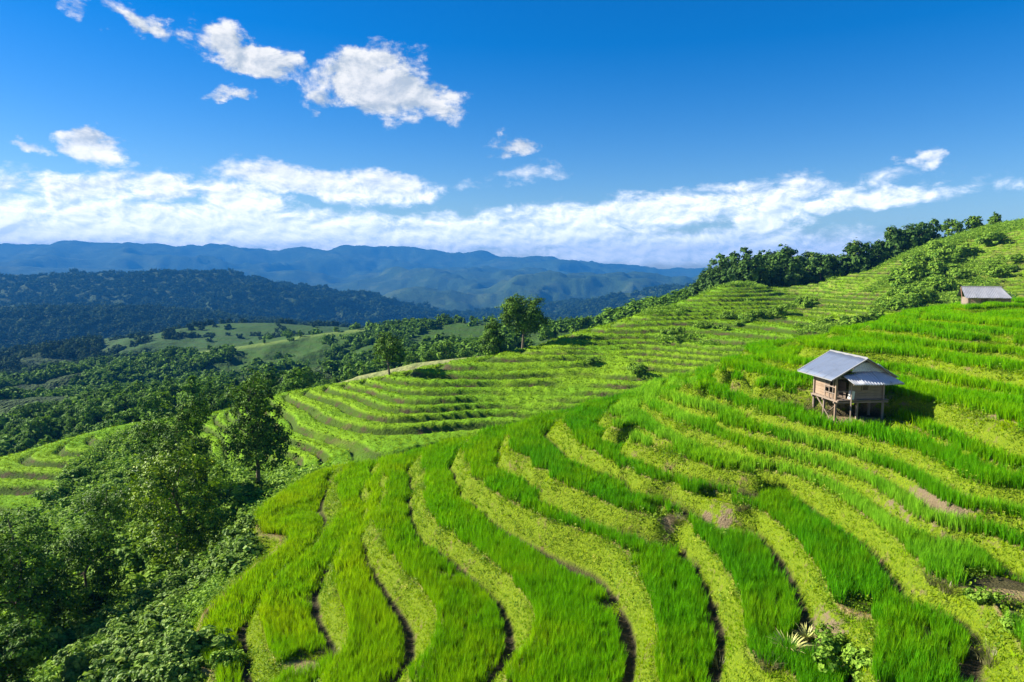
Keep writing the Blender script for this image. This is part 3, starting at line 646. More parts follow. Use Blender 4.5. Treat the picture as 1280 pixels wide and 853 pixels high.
for nm, s, r0, r1, src, sc in (('rice_plants', .090, 12, 30, rice_src, .80), ('rice_plants', .15, 30, 90, rice_src2, .98)):
    rg = np.random.default_rng(int(s*1000)); X, Y, Z, H = near_rice_points(s, r0, r1, rg); n = len(X)
    lev = np.floor(H).astype(int)+0; base = np.array([LEVCOL.get(min(max(int(l)+1, 1), 18)) for l in lev])
    f = H-np.floor(H)
    vn = fnoise(X, Y, .35, 65, 3); fn = fnoise(X, Y, 1.3, 66, 2)
    yel = np.clip(.20+.6*vn+.25*fn+rg.normal(0, .13, n), 0, 1)[:, None]*.75
    # pale, windblown stretches on two of the upper strips
    col = base*(1-yel)+np.array([.15, .245, .006])*yel
    pale = (np.isin(lev, (8, 9, 10)) & (np.abs(X-9) < 5)).astype(float)*sm(fnoise(X, Y, .4, 67, 2), -.5, .3)
    pale = np.maximum(pale, (np.abs(H-10.85) < .2)*sm(X, 14, 15)*(1-sm(X, 17.5, 19)))[:, None]*.6
    col = col*(1-pale)+np.array([.15, .30, .085])*pale
    col *= rg.uniform(.8, 1.2, (n, 1))
    hh = (1+.16*fnoise(X, Y, .8, 68, 3)+rg.normal(0, .09, n))*sc*(1-.35*sm(f, .89, .93))*1.0*1.12
    col = col*(np.array([2.15, 1.98, .40])+np.clip((6.5-H)/6, 0, 1)[:, None]*[1.0, .20, 0])
    scatter(nm, np.stack([X, Y, Z-.02], -1), rotz(n, rg, .09), np.stack([hh*1.0, hh*1.0, hh], -1), src, col=col, label='young rice filling the near terraces')
    print(nm, n)
# ---- weeds and short grass on the banks
weed_src = src_collection('bank_grass_sources', [tuft('bank_grass', 11, .085, .09, .010, .95, 2, seed=40+i) for i in range(5)])
def weed_leaf(i):
    rg = np.random.default_rng(80+i); n = 16; C = np.c_[rg.normal(0, .07, n), rg.normal(0, .07, n), rg.uniform(.02, .16, n)]; N_ = np.c_[rg.normal(0, .6, (n, 2)), np.ones(n)]
    V = leaves_mesh('bank_herb', C, N_, rg.uniform(.03, .055, n), [MAT_WEED], rg.random(n), rg); return V
herb_src = src_collection('bank_herb_sources', [weed_leaf(i) for i in range(4)])
def bank_points(s, r0, r1, rg, dens=None):
    X, Y = jitter_grid(-30, 62, 8, 85, s, rg); r = np.hypot(X, Y); k = (r >= r0) & (r < r1); X, Y = X[k], Y[k]
    H = NP.look(Hn, X, Y); f = H-np.floor(H); Z = near_z(X, Y)
    k = (((f > .09) & (f < RF+.07)) | (H < .45)) & (H > -1.2)
    hutd = (np.abs(X-HUT[0]) < 2.1) & (np.abs(Y-HUT[1]) < 2.1); k |= hutd
    for (u, v, z, rad) in BARE: 
        p = at_z(u, v, z); k |= np.hypot(X-p[0], Y-p[1]) < rad*1.1
    k &= in_view(X, Y, Z, 150); k &= fnoise(X, Y, 1.1, 71, 3) > -.20-.5*rg.random(len(X)); k &= NP.look(soilp, X, Y)+.35*fnoise(X, Y, 1.6, 73, 2) < .45
    return X[k], Y[k], Z[k], H[k], f[k]
for nm, s, r0, r1, src, sc in (('bank_grass', .10, 12, 30, weed_src, 1.0), ('bank_grass', .17, 30, 85, weed_src, 1.6)):
    rg = np.random.default_rng(int(s*777)); X, Y, Z, H, f = bank_points(s, r0, r1, rg); n = len(X)
    v = np.clip(.5+.6*fnoise(X, Y, .5, 72, 3)+rg.normal(0, .2, n), 0, 1)[:, None]
    col = np.array([.11, .23, .004])*(1-v)+np.array([.30, .39, .005])*v
    hx_ = NP.look(Hn, X+.3, Y)-NP.look(Hn, X-.3, Y); hy_ = NP.look(Hn, X, Y+.3)-NP.look(Hn, X, Y-.3); weed_and_shade = (sm(hy_/np.hypot(hx_, hy_), .50, .85)*sm(H, 3.8, 4.8)*(.75+.5*fnoise(X, Y, .5, 62, 2)))[:, None]*.8; col = col*(1-weed_and_shade)+np.array([.085, .175, .012])*weed_and_shade*(.7+.6*v)  # banks turned from the sun: shade put into the tuft colour, with greener weeds
    dry = ((np.abs(f-(RF+.03)) < .04) & (rg.random(n) < .55))[:, None]*1.0; col = col*(1-dry)+np.array([.30, .22, .06])*dry*rg.uniform(.6, 1.1, (n, 1))
    col *= rg.uniform(.75, 1.2, (n, 1)); hh = rg.uniform(.6, 1.35, n)*sc*np.where(np.abs(f-(RF+.03)) < .04, .7, 1.0)
    col = col*[1.3, 1.40, .9]
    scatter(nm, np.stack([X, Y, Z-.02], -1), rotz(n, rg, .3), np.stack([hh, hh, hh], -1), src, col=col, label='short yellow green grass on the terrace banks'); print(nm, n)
rg = np.random.default_rng(5); X, Y, Z, H, f = bank_points(.2, 12, 60, rg)
k = fnoise(X, Y, .6, 75, 3) > .12; X, Y, Z = X[k], Y[k], Z[k]; n = len(X); hh = rg.uniform(.8, 1.9, n)
scatter('bank_herbs', np.stack([X, Y, Z], -1), rotz(n, rg, .3), np.stack([hh, hh, hh], -1), herb_src, fac=np.clip(rg.normal(.45, .3, n), 0, 1), label='broad leaved weeds on the terrace banks'); print('herbs', n)
# ---- rice and weeds on the far terraces
rg = np.random.default_rng(9)
rice_src3 = src_collection('rice_sources_far', [tuft('rice_clump', 12, .55, .30, .045, .5, 2, seed=60+i) for i in range(4)])
X, Y = jitter_grid(-90, 190, 62, 230, .62, rg); r = np.hypot(X, Y); k = (r > 62) & (r < 225); X, Y = X[k], Y[k]
k = rg.random(len(X)) < np.clip((115/np.hypot(X, Y))**1.6, .25, 1); X, Y = X[k], Y[k]
Z = QP.look(zq, X, Y); rf_ = QP.look(rice_fac, X, Y); up_ = QP.look(upper, X, Y); te_ = QP.look(terr, X, Y)
k = in_view(X, Y, Z, 10) & (te_ > .5) & ((rf_ > .5) | (rg.random(len(X)) < .06)); X, Y, Z, rf_, up_ = X[k], Y[k], Z[k], rf_[k], up_[k]; n = len(X)
v = np.clip(.5+.7*fnoise(X, Y, .06, 76, 3)+rg.normal(0, .15, n), 0, 1)[:, None]
col = np.array([.13, .27, .006])*(1-v)+np.array([.24, .35, .007])*v
dk = ((rf_ < .35) | (rg.random(n) < up_*.35))[:, None]*.7; col = col*(1-dk)+np.array([.05, .10, .012])*dk; col *= rg.uniform(.75, 1.2, (n, 1))
hh = rg.uniform(.6, 1.15, n)*(.75+.25*sm(np.hypot(X, Y), 80, 160))
scatter('distant_rice_plants', np.stack([X, Y, Z-.12], -1), rotz(n, rg, .15), np.stack([hh, hh, hh*.9], -1), rice_src3, col=col, label='bright green rice on the far hillside terraces'); print('mid rice', n)

rg = np.random.default_rng(15)
X, Y = jitter_grid(-70, 20, 20, 110, .38, rg); H = np.where(np.hypot(X, Y) < 99, NP.look(Hn, X, Y), -9); te_ = QP.look(terr, X, Y); Z = ground_z(X, Y); nz_ = near_z(X, Y); onnear = (nz_ > mid_z(X, Y)) & (np.hypot(X, Y) < 99)
k = in_view(X, Y, Z, 20) & np.where(onnear, H < .2, te_ < .6) & (rg.random(len(X)) < np.clip(45/np.hypot(X, Y), .3, 1)); X, Y, Z = X[k], Y[k], Z[k]; n = len(X)
def under_leaf(i):
    r2 = np.random.default_rng(180+i); n = 40; C = np.c_[r2.normal(0, .22, n), r2.normal(0, .22, n), r2.uniform(.02, .45, n)]; N_ = np.c_[r2.normal(0, .6, (n, 2)), np.ones(n)]
    return leaves_mesh('undergrowth_leaf', C, N_, r2.uniform(.10, .18, n), [MAT_BUSH], np.clip(r2.normal(.5, .22, n), 0, 1), r2)
usrc = src_collection('undergrowth_sources', [under_leaf(i) for i in range(5)]); hh = rg.uniform(.8, 1.7, n)*np.clip(np.hypot(X, Y)/45, .9, 1.8)
scatter('undergrowth', np.stack([X, Y, Z-.05], -1), rotz(n, rg, .2), np.stack([hh, hh, hh], -1), usrc, label='tangled green undergrowth filling the gully'); print('under', n)

# low scrub on the older upper slope and along the neglected gully lines
X, Y = jitter_grid(10, 190, 90, 225, .9, rg); up_ = QP.look(upper, X, Y); te_ = QP.look(terr, X, Y); Z = QP.look(zq, X, Y)
nn = fnoise(X, Y, .07, 96, 4)+.25*fnoise(X, Y*3, .15, 97, 2)
k = in_view(X, Y, Z, 10) & (te_ > .5) & (nn > .34-.34*up_) & (X > 18); X, Y, Z = X[k], Y[k], Z[k]; n = len(X); hh = rg.uniform(.9, 2.6, n)
scatter('low_scrub', np.stack([X, Y, Z-.1], -1), rotz(n, rg, .2), np.stack([hh, hh, hh*.9], -1), usrc, label='low dark scrub scattered over the older upper terraces'); print('scrub', n)
# ------------------------------------------------------------------ trees and shrubs
def tube(path, rad, seg=7):
    V, F = [], []; path = [np.array(p, float) for p in path]; n = len(path)
    for i, p in enumerate(path):
        d = path[min(i+1, n-1)]-path[max(i-1, 0)]; d = d/np.linalg.norm(d); a = np.cross(d, [0.3, 1, .1]); a /= np.linalg.norm(a); b = np.cross(d, a)
        for k in range(seg):
            t = 2*PI*k/seg; V.append(p+rad[i]*(math.cos(t)*a+math.sin(t)*b))
        if i:
            for k in range(seg): F.append(((i-1)*seg+k, (i-1)*seg+(k+1) % seg, i*seg+(k+1) % seg, i*seg+k))
    return V, F
def join(parts):
    V, F = [], []
    for v, f in parts:
        o = len(V); V += list(v); F += [tuple(x+o for x in q) for q in f]
    return V, F
def crown_mesh(name, lobes, nclump, per, leaf, cr, m, seed, up=.5, shell=.72):
    rg = np.random.default_rng(seed); L = np.array(lobes, float); vol = L[:, 3]*L[:, 4]*L[:, 5]; pick = rg.choice(len(L), nclump, p=vol**.75/(vol**.75).sum())
    d = rg.normal(size=(nclump, 3)); d[:, 2] += .15; d /= np.linalg.norm(d, axis=1, keepdims=True); rr = rg.uniform(shell, 1.0, nclump)[:, None]
    rr *= (1+.18*rg.normal(size=(nclump, 1)))
    C = L[pick, :3]+d*rr*L[pick, 3:6]; D = d
    cs = cr*rg.uniform(.5, 1.25, nclump); tint0 = rg.normal(.42, .17, nclump)
    idx = np.repeat(np.arange(nclump), per); n = len(idx)
    off = rg.normal(size=(n, 3))*[1, 1, .6]; off /= np.maximum(np.linalg.norm(off, axis=1, keepdims=True), .01); off *= (rg.random((n, 1))**.5)*cs[idx][:, None]
    P = C[idx]+off; N_ = off/np.maximum(np.linalg.norm(off, axis=1, keepdims=True), 1e-4)*.7+D[idx]*1.0+rg.normal(0, .33, (n, 3)); N_[:, 2] += up
    tint = np.clip(tint0[idx]+rg.normal(0, .16, n), 0, 1)
    return leaves_mesh(name, P, N_, leaf*rg.uniform(.65, 1.3, n), [m], tint, rg)
def trunk_mesh(name, h, r, lobes, seed, nl=7, top=.9):
    rg = np.random.default_rng(seed); w_ = rg.normal(0, .03*h, (5, 2)); w_[0] = 0
    path = [(w_[i][0], w_[i][1], h*top*i/4-(.3 if i == 0 else 0)) for i in range(5)]
    parts = [tube(path, [r*1.25, r*.85, r*.65, r*.42, r*.12], 8)]
    for i in range(nl):
        L = lobes[rg.integers(len(lobes))]; t = rg.uniform(.3, .8); k = t*4; i0 = int(k); p = np.array(path[i0])*(1-(k-i0))+np.array(path[min(i0+1, 4)])*(k-i0)
        e = np.array(L[:3])+rg.normal(0, .45, 3)*np.array(L[3:6]); e[2] = max(e[2], p[2]+.1*h); mid_ = (p+e)/2+[0, 0, -.03*h]+rg.normal(0, .02*h, 3)
        q = r*(1-t)*.55+.01; parts.append(tube([p, mid_, e], [q, q*.6, q*.15], 5))
    V, F = join(parts); return mesh_from(name, V, np.array(F), [MAT_BARK])
def lobes_round(h, w, base=.25, n=9, seed=0):
    rg = np.random.default_rng(seed); out = [(0, 0, h*(base+1)/2, w*.36, w*.36, h*(1-base)*.40)]
    for i in range(n):
        a = 2*PI*i/n+rg.uniform(-.4, .4); zz = rg.uniform(base+.12, .88); q = w*.5*math.sqrt(max(.05, 1-((zz-(base+1)/2)/((1-base)*.56))**2))*.62
        s_ = rg.uniform(.17, .27)*w; out.append((q*math.cos(a), q*math.sin(a), h*zz, s_, s_, s_*.8))
    return out
def lobes_slim(h, w, base=.2, n=12, seed=0, taper=True):
    rg = np.random.default_rng(seed); out = []
    for i in range(n):
        t = (i+.5)/n; zz = base+(1-base)*t*.95; ww = w*.5*(math.sin(PI*min(1, (t*.85+.22)))**.7 if not taper else (1-t)**.6+.12)
        a = i*2.4+rg.uniform(-.5, .5); q = ww*rg.uniform(.25, .65); s_ = ww*rg.uniform(.40, .62)+.02*h; out.append((q*math.cos(a), q*math.sin(a), h*zz, s_, s_, s_*.62))
    return out
def thing(name, loc, label, cat, group=None, rz=0.0, scale=1.0):
    o = bpy.data.objects.new(name, None); COL.objects.link(o); o.location = loc; o.rotation_euler = (0, 0, rz); o.scale = (scale,)*3
    o.empty_display_size = .3; o['label'] = label; o['category'] = cat
    if group: o['group'] = group
    return o
def spot(u, Y, zf_=None, dz=0.0):
    x = (u-640)/FPX
    z = -15.0
    for _ in range(12):                      # walk to the bearing: depth along the lens axis changes with height
        dep = Y*math.cos(PITCH)-z*math.sin(PITCH); X = x*dep; z = float((zf_ or all_z)(X, Y))
    return (X, Y, z+dz)
def tree(u, Y, h, w, label, kind='round', group=None, base=.25, leaf=.2, nclump=260, per=26, seed=1, r=None, m=None, loc=None, name='tree', cr=None, n=10):
    loc = loc or spot(u, Y); lobes = {'round': lobes_round, 'slim': lobes_slim}[kind](h, w, base, n, seed)
    t = thing(name, loc, label, 'tree', group)
    tm = trunk_mesh('trunk', h, r or .022*h, lobes, seed); link('trunk', tm, t)
    cm = crown_mesh('crown', lobes, nclump, per, leaf, cr or .085*w+.1, m or MAT_LEAF, seed); link('crown', cm, t); return t
T1 = tree(323, 62, 12.2, 6.6, 'tall slim tree with a thin dark trunk, left of the far rice terraces', 'slim', base=.30, leaf=.22, nclump=420, per=24, seed=3, r=.20, n=18, cr=.55, m=MAT_LEAFD)
T2 = tree(226, 48, 9.0, 7.8, 'large round leafy tree with a forked trunk above the shrub slope', 'round', base=.20, leaf=.19, nclump=460, per=34, seed=5, r=.20, cr=.55, n=13, m=MAT_LEAFY)
T3 = tree(228, 59, 11.0, 6.6, 'dense dark tree rising just behind the large round tree', 'round', base=.18, leaf=.21, nclump=420, per=28, seed=8, cr=.6, n=11, m=MAT_LEAFD)
T4 = tree(28, 39, 9.8, 6.6, 'dark bushy tree at the left edge of the picture, above the shaded hollow', 'round', base=.12, leaf=.18, nclump=440, per=28, seed=11, cr=.5, n=11, m=MAT_LEAFD)
T6 = tree(487, 107, 6.4, 5.4, 'small lone tree with a round crown on the crest of the far terraces', 'round', base=.24, leaf=.26, nclump=230, per=22, seed=17, r=.17, cr=.5, m=MAT_LEAFD)
T7 = tree(653, 126, 10.6, 8.6, 'tallest tree on the crest, its broad dark crown against the blue mountains', 'round', base=.26, leaf=.32, nclump=420, per=26, seed=19, r=.26, cr=.75, m=MAT_LEAFD)
T8 = tree(616, 122, 7.4, 5.2, 'narrow pointed tree just left of the tallest crest tree', 'slim', base=.08, leaf=.32, nclump=300, per=26, seed=23, n=12, cr=.65, m=MAT_LEAFD)
for (u, Y, h, w, lb, sd) in ((517, 448, 4.5, 4, 'tiny lone tree on the distant field ridge, left of two others', 31), (553, 442, 6.5, 8, 'round dark tree on the distant field ridge, above the lone crest tree', 32), (500, 452, 3.5, 3.6, 'smallest bushy tree at the left of the row on the distant field ridge', 33)):
    tree(u, Y, h, w, lb, 'round', base=.1, leaf=.8, nclump=60, per=16, seed=sd, r=.25)
for (u, Y, h, w, kd, lb, sd) in ((1190, 211, 7.0, 7.0, 'round', 'broad flat topped tree on the skyline, leftmost of the four at the top right', 41), (1217, 210, 5.6, 5.2, 'round', 'rounded tree on the skyline, second from the left at the top right', 42),
      (1243, 210, 5.2, 4.6, 'slim', 'dense cone shaped tree on the skyline, third from the left at the top right', 43), (1270, 212, 3.4, 3.6, 'round', 'small bush like tree at the right end of the skyline', 44)):
    tree(u, Y, h, w, lb, kd, base=.16, leaf=.5, nclump=110, per=20, seed=sd, r=.16, cr=.6)
tree(968, 216, 15, 12, 'big billowing tree standing highest over the left part of the forest edge', 'round', base=.15, leaf=.55, nclump=240, per=24, seed=46, r=.3, cr=1.0)


def clump(u, v, h, w, n, label, cols='straw', seed=0, lean=.8, wd=.02, name='grass_clump', z0=-6, cat='plant'):
    p = None
    for Y in np.arange(10, 90, .1):
        q = at_y(u, v, Y)
        if q[2] < float(ground_z(q[0], q[1])): p = q; break
    r_ = random.Random(seed); bl = []
    for i in range(n):
        a = r_.uniform(0, 2*PI); q = w*.35*math.sqrt(r_.random()); bl.append((q*math.cos(a), q*math.sin(a), a+r_.uniform(-.4, .4), h*r_.uniform(.55, 1.1), lean*r_.uniform(.5, 1.3), wd*r_.uniform(.6, 1.2), 5))
    me = strip_mesh(name, bl, [MAT_STRAW if cols == 'straw' else MAT_STRAP]); o = link(name, me, label=label, category=cat); o.location = (p[0], p[1], float(ground_z(p[0], p[1]))-.03); return o
MAT_STRAW = m_leaf('dry_grass', (0.20,0.19,0.08), (0.42,0.40,0.20), (0.5,0.5,0.3), .3); MAT_STRAP, n, o = mat('strap_leaf')
al = n.attr('along').outputs['Fac']; b_ = bsdf(n, o, n.mix(n.sstep(al, .1, .9), (0.16,0.25,0.03), (0.52,0.50,0.16)), .5, .3)
for i, (u, v, h, w_, n_, lb, c_) in enumerate(((985,818,.55,.4,110,'big yellowish strap leaved plant between two rice strips at the bottom','strap'),(1008,802,.4,.35,80,'smaller strap leaved plant beside the big yellowish one','strap'),
    (845,655,.42,.6,120,'pale dry grass clump in the cleft in the middle of the terraces','straw'),(925,640,.36,.6,110,'dry grass clump on the slumped bank right of the middle cleft','straw'),(1185,742,.4,.7,120,'grey dry weeds on the bund above the square rice plot','straw'),
    (1165,735,.32,.6,90,'low dry weeds on the bund left of the grey ones','straw'),(900,838,.42,.6,100,'straw coloured clump on the bank at the bottom edge','straw'),(415,822,.5,.6,90,'thin pale grass tuft at the lower end of the second bank','straw'),(1240,828,.4,.8,130,'dry stubble at the bottom right corner','straw'),(960,838,.4,.6,100,'pale weeds at the foot of the fourth strip','straw'))):
    clump(u, v, h, w_, n_, lb, c_, 500+i, wd=.030 if c_ == 'strap' else .009)
# ---- woodland whose trees can still be told apart: copies of eight kinds
kinds = []
for i in range(8):
    h = 9.0; wd = [7.5, 6.0, 8.5, 5.0, 7.0, 5.2, 8.0, 6.4][i]
    lb_ = (lobes_round if i % 3 else lobes_slim)(h, wd, .12 if i % 2 else .2, 9, 100+i)
    cm = crown_mesh('crown', lb_, 120, 16, .62, .75, MAT_LEAF2, 100+i); tm = trunk_mesh('trunk', h, .2, lb_, 100+i, 4); kinds.append((tm, cm, h))
ckinds = []
for tm, cm, h in kinds:
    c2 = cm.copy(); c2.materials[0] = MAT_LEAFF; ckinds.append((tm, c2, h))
def wood(pts, label, group, name='forest_tree', kinds=kinds):
    for (u, Y, h) in pts:
        tm, cm, h0 = kinds[random.randrange(8)]; s = h/h0
        t = thing(name, spot(u, Y), label, 'tree', group, random.uniform(0, 6.28), s); link('trunk', tm, t); link('crown', cm, t)
def band(poly, n, h0, h1, seed, mind=0.0):
    """n spots inside a quad of (u, Y) corners"""
    rg = random.Random(seed); out = []; A, B, C_, D = poly; tries = 0
    while len(out) < n and tries < n*40:
        tries += 1; s, t = rg.random(), rg.random(); u = (A[0]*(1-s)+B[0]*s)*(1-t)+(D[0]*(1-s)+C_[0]*s)*t; Y = (A[1]*(1-s)+B[1]*s)*(1-t)+(D[1]*(1-s)+C_[1]*s)*t
        if all(math.hypot((u-a)*Y/FPX, Y-b) > mind for a, b, _ in out): out.append((u, Y, rg.uniform(h0, h1)))
    return out
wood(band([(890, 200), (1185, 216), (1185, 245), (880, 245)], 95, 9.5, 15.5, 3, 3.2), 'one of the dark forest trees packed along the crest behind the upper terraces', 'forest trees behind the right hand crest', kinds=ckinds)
wood(band([(775, 186), (890, 200), (890, 235), (775, 215)], 20, 5, 8.5, 4, 3.4), 'one of the smaller trees tailing off down the crest left of the dark forest', 'small trees at the lower end of the forest')
wood(band([(-30, 128), (190, 138), (215, 235), (-30, 225)], 105, 6, 9.5, 5, 4.2), 'one of the sunlit trees in the wood beyond the bright field at the left', 'wood beyond the left field')
wood(band([(195, 128), (375, 124), (390, 205), (190, 210)], 40, 6.5, 10, 6, 4.6), 'one of the trees in the hollow between the left wood and the far terraces', 'trees in the middle hollow')
wood(band([(375, 172), (620, 178), (630, 205), (380, 215)], 34, 5.5, 9, 7, 4.0), 'one of the trees in the gully beyond the crest of the far terraces', 'gully trees beyond the crest')
wood([(u, Y, h) for (u, Y, h) in ((128,428,4),(150,430,4.5),(172,434,4),(190,436,3.5),(208,438,5.5),(214,437,6),(228,440,5),(240,441,4),(262,443,5),(283,445,4.5),(330,452,4),(375,455,5),(420,459,4),(445,459,4.5),(470,459,3.5),(590,430,5),(580,433,4))], 'small tree in the row along the track on the distant field ridge', 'trees along the distant track')
# ---- shrub kinds and the shrubby gully
sk = []
for i in range(7):
    rg_ = np.random.default_rng(200+i); w_ = 1.0
    lb_ = [(0, 0, .45, .55, .55, .45)]+[(rg_.normal(0, .4), rg_.normal(0, .4), rg_.uniform(.25, .85), .35, .35, .30) for _ in range(5)]
    sk.append(crown_mesh('shrub', lb_, 90, 18, .13+.02*(i % 3), .17, MAT_BUSH, 200+i, up=.8, shell=.5))
skl = []
for m_ in sk:
    c2 = m_.copy(); c2.materials[0] = MAT_BUSHL; skl.append(c2)
def shrubs(pts, label, group, name='shrub', kinds=sk):
    for (u, Y, s) in pts:
        o = bpy.data.objects.new(name, kinds[random.randrange(7)]); COL.objects.link(o); o.location = spot(u, Y, dz=-.15*s); o.rotation_euler = (0, 0, random.uniform(0, 6.28)); o.scale = (s*random.uniform(.9, 1.2), s*random.uniform(.9, 1.2), s*random.uniform(.75, 1.1))
        o['label'] = label; o['category'] = 'shrub'; o['group'] = group
def at_px(pts, s0, s1, seed, zguess=-18.5, n=3, jit=14):
    """spots near picture points on the sloping ground"""
    rg = random.Random(seed); out = []
    for (u, v) in pts:
        for _ in range(n):
            uu, vv = u+rg.uniform(-jit, jit), v+rg.uniform(-jit, jit)*.8
            best = None
            for Y in np.arange(15, 110, .5):
                p = at_y(uu, vv, Y)
                if p[2] < float(ground_z(p[0], p[1]))+.3: best = Y; break
            if best: out.append((uu, best, rg.uniform(s0, s1)))
    return out
slope = [(28,850),(60,830),(95,815),(130,800),(165,785),(200,768),(232,748),(262,725),(290,705),(305,690),(300,672),(268,690),(240,712),(210,735),(180,752),(150,770),(115,792),(80,815),(45,838),
         (100,845),(140,838),(180,825),(210,800),(190,845),(225,820),(150,815),(225,775),(285,690),(215,850)]
shrubs(at_px(slope, .95, 1.5, 1, n=3, jit=13), 'leafy green shrub among others on the sunlit strip beside the near terraces', 'shrubs beside the near terraces', kinds=skl)
hedge = [(80,620),(95,600),(115,585),(140,572),(165,560),(185,548),(100,640),(130,620),(150,600),(175,590),(90,660),(120,650),(150,640),(170,625),(140,660),(165,655),(180,680),(160,690),(195,700),(205,720),(150,710),(130,690)]
shrubs(at_px(hedge, 1.5, 2.6, 2, n=3, jit=12), 'dense grey green shrub in the thicket below the bright field at the left', 'thicket below the left field')
dark = [(20,760),(45,745),(75,735),(100,715),(120,735),(90,755),(60,775),(25,790),(10,830),(110,695),(145,735),(40,700),(5,720),(70,690),(15,810)]
shrubs(at_px(dark, 1.4, 2.4, 3, n=3, jit=14), 'dark shrub in the shaded hollow under the left tree', 'shrubs in the shaded hollow')
mids = [(300,612),(290,628),(272,615),(305,625),(285,640),(268,640),(300,648),(262,660)]
shrubs(at_px(mids, 1.2, 2.2, 4, n=3, jit=14), 'low shrub in the gully round the foot of the tall slim tree', 'gully shrubs round the tall tree')
for i, (u, v, s_, lb) in enumerate(((283, 826, 1.0, 'fresh green bush in front of the lowest left rice strip'), (1045, 822, .65, 'dark green bush in the pit left of the square rice plot'), (1070, 840, .8, 'shaded bush at the foot of the square rice plot'), (1225, 762, .38, 'green weed bush under the bund right of the square rice plot'), (1262, 775, .42, 'weed bush at the right edge below the long rice strip'), (905, 665, .4, 'small dark bush on the eroded bank of the middle cleft'))):
    q = at_px([(u, v)], s_, s_+.01, 900+i, n=1, jit=1)[0]; shrubs([q], lb, 'bushes among the near terraces')
for i, (u, Y, h, w, lb) in enumerate(((112, 43, 6.8, 5.6, 'low spreading dark tree in the shaded hollow right of the left edge tree'), (135, 60, 5.4, 5.5, 'rounded small tree in the thicket left of the large round tree'), (10, 30.5, 4.6, 3.6, 'dark leafy small tree in the bottom left corner'), (175, 66, 5.6, 5.0, 'greyish small tree at the top of the thicket by the bright field'))):
    tree(u, Y, h, w, lb, 'round', base=.06, leaf=.18, nclump=260, per=26, seed=60+i, cr=.45, r=.12, m=MAT_LEAFD if i != 1 else MAT_LEAF)
up_ = [(1130,348),(1145,338),(1160,330),(1175,325),(1150,352),(1165,345),(1180,338),(1195,330),(1205,318),(1135,362),(1120,372),(1150,368),(1165,362),(1140,380),(1125,385),(1160,378),(1175,355),(1190,348),(1215,312),(1230,303),(1245,300),(1120,358),(1110,382),(1150,325),(1170,315)]
def far_px(pts, s0, s1, seed, n, jit):
    rg = random.Random(seed); out = []
    for (u, v) in pts:
        for _ in range(n):
            uu, vv = u+rg.uniform(-jit, jit), v+rg.uniform(-jit, jit)*.6
            for Y in np.arange(70, 235, 1.0):
                p = at_y(uu, vv, Y)
                if p[2] < float(mid_z(p[0], p[1]))+.3: out.append((uu, Y, rg.uniform(s0, s1))); break
    return out
shrubs(far_px(up_, 2.0, 4.2, 5, 2, 7), 'dark rounded bush on the upper slope above the small roof', 'bushes on the upper slope')
shrubs(far_px([(915,402),(935,399),(950,396),(965,393),(985,388),(1000,383),(1010,378),(900,408),(930,404),(1075,408),(1090,402),(880,412),(850,420),(790,462),(735,452),(1030,405),(1250,345),(1265,340),(1240,335),(1270,322)], 1.0, 2.2, 6, 2, 9), 'small dark bush on a bank of the far terraces', 'bushes on the far terrace banks')
# the big wood on the distant ridges reads as one mass
wsrc = []
for i in range(4):
    lb_ = lobes_round(9, 8.5, .02, 6, 300+i); wsrc.append(crown_mesh('far_wood_crown', lb_, 34, 8, 1.7, 1.4, MAT_WOODF, 300+i))
wcol = src_collection('far_wood_sources', wsrc); rg = np.random.default_rng(77)
nW = 88000; lr = rg.uniform(math.log(150), math.log(3100), nW); th = rg.uniform(R(-42), R(34), nW); x_, y_ = np.exp(lr)*np.sin(th), np.exp(lr)*np.cos(th)
fl = FP.look(field, x_, y_); z_ = far_z(x_, y_); hid = ground_z(x_, y_) > z_-1
near_wood = FP.look((rid_id == 9).astype(float), x_, y_) > .5
k = (np.exp(lr) > 225) & (fl < .3) & (FP.look(dry_, x_, y_) < .2) & ~((np.exp(lr) < 258) & hid) & in_view(x_, y_, z_, 30) & (fnoise(x_, y_, 1/60, 95, 3) > -.35-.3*near_wood-.8*sm(np.exp(lr), 700, 1300))
k |= (fl >= .3) & ((rg.random(nW) < .02) | ((rg.random(nW) < .35) & (np.abs(fnoise(x_, y_, 1/110, 99, 2)) < .05))) & (FP.look(dry_, x_, y_) < .2) & (np.exp(lr) > 235)
x_, y_, z_ = x_[k], y_[k], z_[k]; n = len(x_); sc = rg.uniform(.55, 1.15, n)*np.clip(np.exp(lr[k])/800, .8, 2.2)
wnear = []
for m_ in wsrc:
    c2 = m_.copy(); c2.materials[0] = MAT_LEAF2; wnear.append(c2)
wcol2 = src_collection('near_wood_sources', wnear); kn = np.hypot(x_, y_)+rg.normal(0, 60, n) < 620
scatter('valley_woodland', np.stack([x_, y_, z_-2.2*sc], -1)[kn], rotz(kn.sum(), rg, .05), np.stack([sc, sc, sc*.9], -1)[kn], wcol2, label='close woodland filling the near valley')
scatter('distant_woodland', np.stack([x_, y_, z_-2.2*sc], -1)[~kn], rotz((~kn).sum(), rg, .05), np.stack([sc, sc, sc*.9], -1)[~kn], wcol, label='unbroken woodland covering the ridges in the distance'); print('wood', n)
